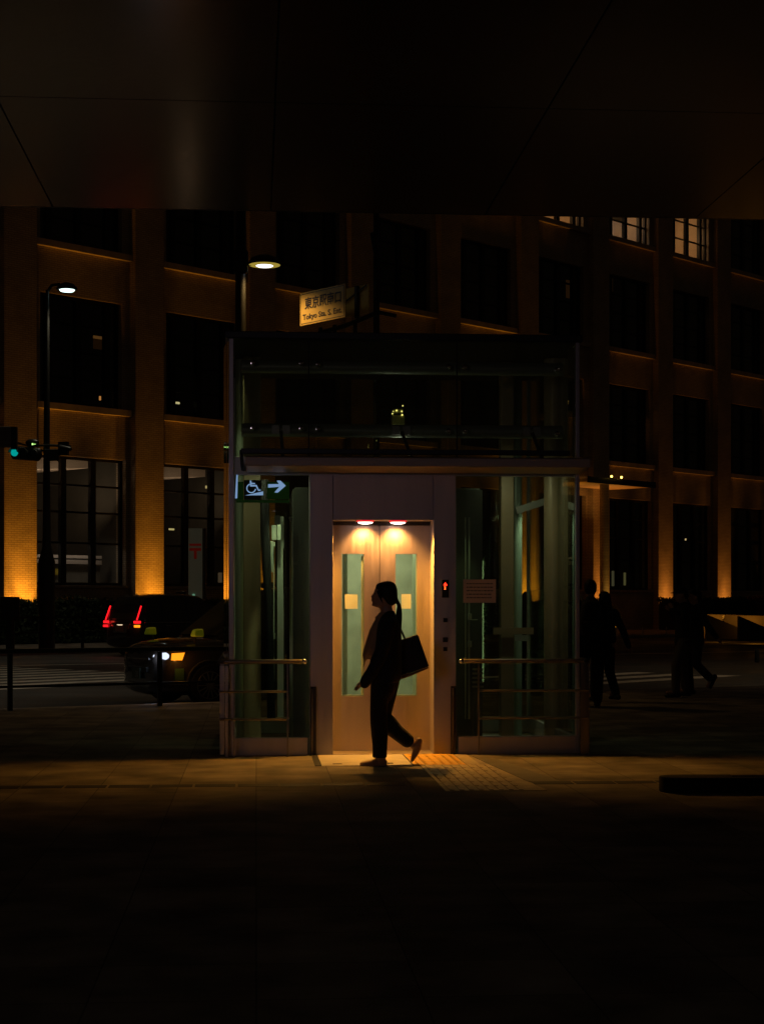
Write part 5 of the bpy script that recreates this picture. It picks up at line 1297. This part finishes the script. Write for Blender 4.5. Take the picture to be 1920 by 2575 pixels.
# ---- the others
def person(u, vfoot, H, yaw, label, J, top, bottom, hair='short', skirt=False, cap=False, collar=None, shoe=None, skin=None):
    Y = F * CH / (vfoot - HV)
    r = rootat('person', u, Y, rz=yaw, label=label, cat='person', group='people near the lift')
    s = H / 1.70
    V = lambda p: Vector(p) * s
    # local: +x is the way they face, +y their left
    D = dict(pel=(0, 0, .92), chest=(0, 0, 1.28), neck=(0, 0, 1.45), head=(.02, 0, 1.585),
             hipL=(0, .09, .90), kneeL=(.02, .10, .48), ankL=(0, .10, .08), hipR=(0, -.09, .90), kneeR=(.02, -.10, .48), ankR=(0, -.10, .08),
             shL=(0, .18, 1.38), elL=(-.03, .24, 1.10), wrL=(.03, .25, .86), shR=(0, -.18, 1.38), elR=(-.03, -.24, 1.10), wrR=(.03, -.25, .86),
             toeL=(1, 0, 0), toeR=(1, 0, 0))
    D.update(J); P = {k: V(v) for k, v in D.items()}
    m = MB(); h = P['head']
    rows = [(-.115, -.01, .05, .03), (-.10, -.05, .075, .048), (-.07, -.07, .088, .062), (-.03, -.09, .092, .070), (.01, -.098, .093, .074), (.05, -.098, .09, .072), (.085, -.085, .075, .060), (.108, -.05, .045, .035), (.116, -.02, .02, .015)]
    m.slices([(h.z + a*s, h.x + b*s, h.x + c*s, d*s, h.y) for a, b, c, d in rows], 22)
    m.limb([h + V((.085, 0, .015)), h + V((.108, 0, -.022)), h + V((.092, 0, -.034))], [.010*s, .015*s, .012*s], 8)
    m.limb([h + V((.08, 0, -.062)), h + V((.093, 0, -.063))], [(.012*s, .022*s)] * 2, 8)
    for sg_ in (-1, 1): m.ball(h + V((-.005, sg_*.076, -.01)), (.016*s, .010*s, .03*s), 10, 8)
    m.limb([h + V((-.03, 0, -.07)), P['neck'], (P['neck'] + P['chest']) / 2], [.052*s, .056*s, .08*s])
    m.limb([P['chest'] + V((0, 0, .06)), (P['chest'] + P['pel']) / 2, P['pel']], [(.10*s, .15*s), (.09*s, .13*s), (.10*s, .15*s)])
    for q_ in 'LR':
        m.limb([P['hip'+q_], P['knee'+q_], P['ank'+q_]], [.075*s, .052*s, .036*s])
        m.limb([P['sh'+q_], P['el'+q_], P['wr'+q_]], [.046*s, .037*s, .026*s])
        d = (P['wr'+q_] - P['el'+q_]).normalized()
        hand(m, P['wr'+q_], d, Vector((1, 0, .15)) if abs(d.x) < .8 else Vector((0, 0, 1)), s, 0.5)
        m.limb([P['ank'+q_], P['ank'+q_] + V(Vector(D['toe'+q_]) * .13)], [.034*s, .028*s])
    fuse(m, 'body', skin or M['skin'], r, .011, 2)
    m = MB()
    for sg_ in (-1, 1): m.ball(h + V((.084, sg_*.030, .012)), (.009*s, .011*s, .007*s), 8, 6)
    m.build('eyes', M['hair'], r, smooth=True)
    # hair / cap
    m = MB()
    if cap:
        m.slices([(h.z + a*s, h.x + b*s, h.x + c*s, d*s, h.y) for a, b, c, d in [(.025, -.108, .100, .084), (.06, -.106, .10, .082), (.095, -.092, .085, .070), (.125, -.055, .05, .045), (.132, -.02, .02, .02)]], 22)
        m.fake = None
        m.limb([h + V((.07, 0, .045)), h + V((.165, 0, .035))], [(.010*s, .065*s), (.007*s, .045*s)], 12)
        fuse(m, 'cap', M['suit'], r, .009, 1)
        m = MB(); m.slices([(h.z + a*s, h.x + b*s, h.x + c*s, d*s, h.y) for a, b, c, d in [(-.06, -.095, -.03, .060), (-.02, -.108, .0, .078), (.024, -.106, .02, .082)]], 20)
    else:
        m.slices([(h.z + a*s, h.x + b*s, h.x + c*s, d*s, h.y) for a, b, c, d in [(-.065, -.09, -.02, .058), (-.03, -.105, .01, .077), (.02, -.112, .045, .084), (.055, -.110, .088, .084), (.09, -.097, .085, .073), (.12, -.06, .055, .048), (.13, -.02, .02, .02)]], 22)
        if hair == 'long': m.limb([h + V((-.06, 0, .0)), h + V((-.08, 0, -.12)), h + V((-.085, 0, -.24))], [(.05*s, .08*s), (.045*s, .085*s), (.03*s, .07*s)], 16)
    fuse(m, 'hair', M['hair'], r, .009, 2)
    # jacket
    m = MB()
    hem = P['pel'] - V((0, 0, .06))
    m.limb([P['neck'] + V((-.01, 0, -.005)), P['neck'] - V((0, 0, .045)), P['chest'] + V((0, 0, .04)), (P['chest'] + P['pel']) / 2, P['pel'], hem], [(.066*s, .068*s), (.085*s, .15*s), (.125*s, .195*s), (.115*s, .165*s), (.125*s, .18*s), (.13*s, .185*s)], 24)
    for q_ in 'LR': m.limb([P['sh'+q_] , P['el'+q_], P['wr'+q_] ], [.066*s, .056*s, .044*s])
    fuse(m, 'jacket', top, r, .014, 3)
    if collar:
        m = MB(); m.prism([(-.05, 0), (.05, 0), (0, -.14)], P['chest'].x + .134, P['chest'].x + .139, 'yz'); m.v = [(x, y + P['neck'].y, z + P['neck'].z - .03) for x, y, z in m.v]
        m.build('shirt_front', collar, r)
    m = MB()
    m.limb([P['pel'] + V((0, 0, .05)), P['pel'] - V((0, 0, .08))], [(.115*s, .165*s), (.12*s, .17*s)])
    for q_ in 'LR': m.limb([P['hip'+q_], P['knee'+q_], P['ank'+q_] + (P['knee'+q_] - P['ank'+q_]).normalized() * .03], [.095*s, .080*s, .066*s])
    fuse(m, 'trousers', bottom, r, .014, 3)
    for q_ in 'LR':
        a = P['ank'+q_]; t_ = Vector(D['toe'+q_]).normalized(); up = Vector((0, 0, 1)) if abs(t_.z) < .8 else Vector((1, 0, 0))
        m = MB(); m.limb([a - t_*.05*s - up*.035*s, a + t_*.06*s - up*.04*s, a + t_*.15*s - up*.052*s], [(.042*s, .04*s), (.036*s, .045*s), (.024*s, .036*s)], 14)
        fuse(m, 'shoe', shoe or M['suit'], r, .008, 2)
    return r, P
back = PI / 2   # facing away from the camera
left = PI
r1, P1 = person(1484, 1779, 1.71, back - .1, 'man with a dark backpack standing with his back turned, just right of the lift',
    dict(elL=(-.04, .27, 1.12), wrL=(.10, .22, .92), elR=(-.06, -.27, 1.12), wrR=(-.02, -.30, .90), ankL=(.04, .11, .08), ankR=(-.05, -.09, .08)), M['suit'], M['trouser'])
bp = empty('backpack', r1.location, r1.rotation_euler.z, 'dark backpack on the back of the man right of the lift', 'backpack')
m = MB(); m.limb([(-.22, 0, 1.02), (-.23, 0, 1.20), (-.21, 0, 1.38)], [(.09, .15), (.10, .16), (.07, .13)], 20); m.build('pack', M['bag'], bp, smooth=True)
m = MB(); m.limb([(-.32, 0, 1.04), (-.32, 0, 1.14)], [(.03, .11), (.03, .11)], 14); m.build('pocket', M['bag'], bp, smooth=True)
m = MB()
for sg_ in (-1, 1): m.tube([(-.17, sg_*.10, 1.42), (-.02, sg_*.13, 1.49), (.13, sg_*.12, 1.36), (.10, sg_*.16, 1.1), (-.15, sg_*.13, 1.02)], .014, 8)
m.build('strap', mat('grey_strap', (.10, .07, .04), .7), bp, smooth=True)
person(1520, 1766, 1.56, back + .5, 'shorter dark figure walking away beside the backpack man, arm swinging out',
    dict(elR=(-.12, -.26, 1.10), wrR=(-.10, -.38, .86), elL=(.05, .24, 1.1), wrL=(.16, .22, .92), kneeL=(.12, .1, .50), ankL=(.14, .1, .09), ankR=(-.16, -.1, .12)), M['suit'], M['trouser'], 'long')
person(1716, 1754, 1.63, left, 'man in a peaked cap walking left with one hand raised to his face',
    dict(elL=(.06, .24, 1.14), wrL=(.17, .16, 1.36), elR=(.05, -.24, 1.12), wrR=(.17, -.15, 1.33), kneeL=(.12, .1, .50), ankL=(.13, .1, .08), kneeR=(-.02, -.1, .48), ankR=(-.07, -.1, .09)), M['suit'], M['chino'], cap=True)
person(1750, 1748, 1.60, left, 'woman walking left just behind the man in the cap, arm swung back',
    dict(elL=(-.14, .22, 1.12), wrL=(-.28, .22, .94), elR=(.05, -.24, 1.12), wrR=(.16, -.22, .96), kneeL=(.02, .1, .50), ankL=(-.22, .1, .26), toeL=(.45, 0, -.9), kneeR=(.12, -.1, .5), ankR=(.08, -.1, .08)), M['suit'], M['denim'], 'long')
person(1324, 1740, 1.57, back, 'dark figure behind the lift glass, seen left of the round column',
    dict(), M['suit'], M['trouser'], 'long')
person(1428, 1775, 1.66, -PI / 2 + .2, 'figure with a pale shirt front facing us behind the right edge of the lift glass',
    dict(), M['suit'], M['trouser'], collar=mat('pale_shirt', (.5, .48, .42), .7))
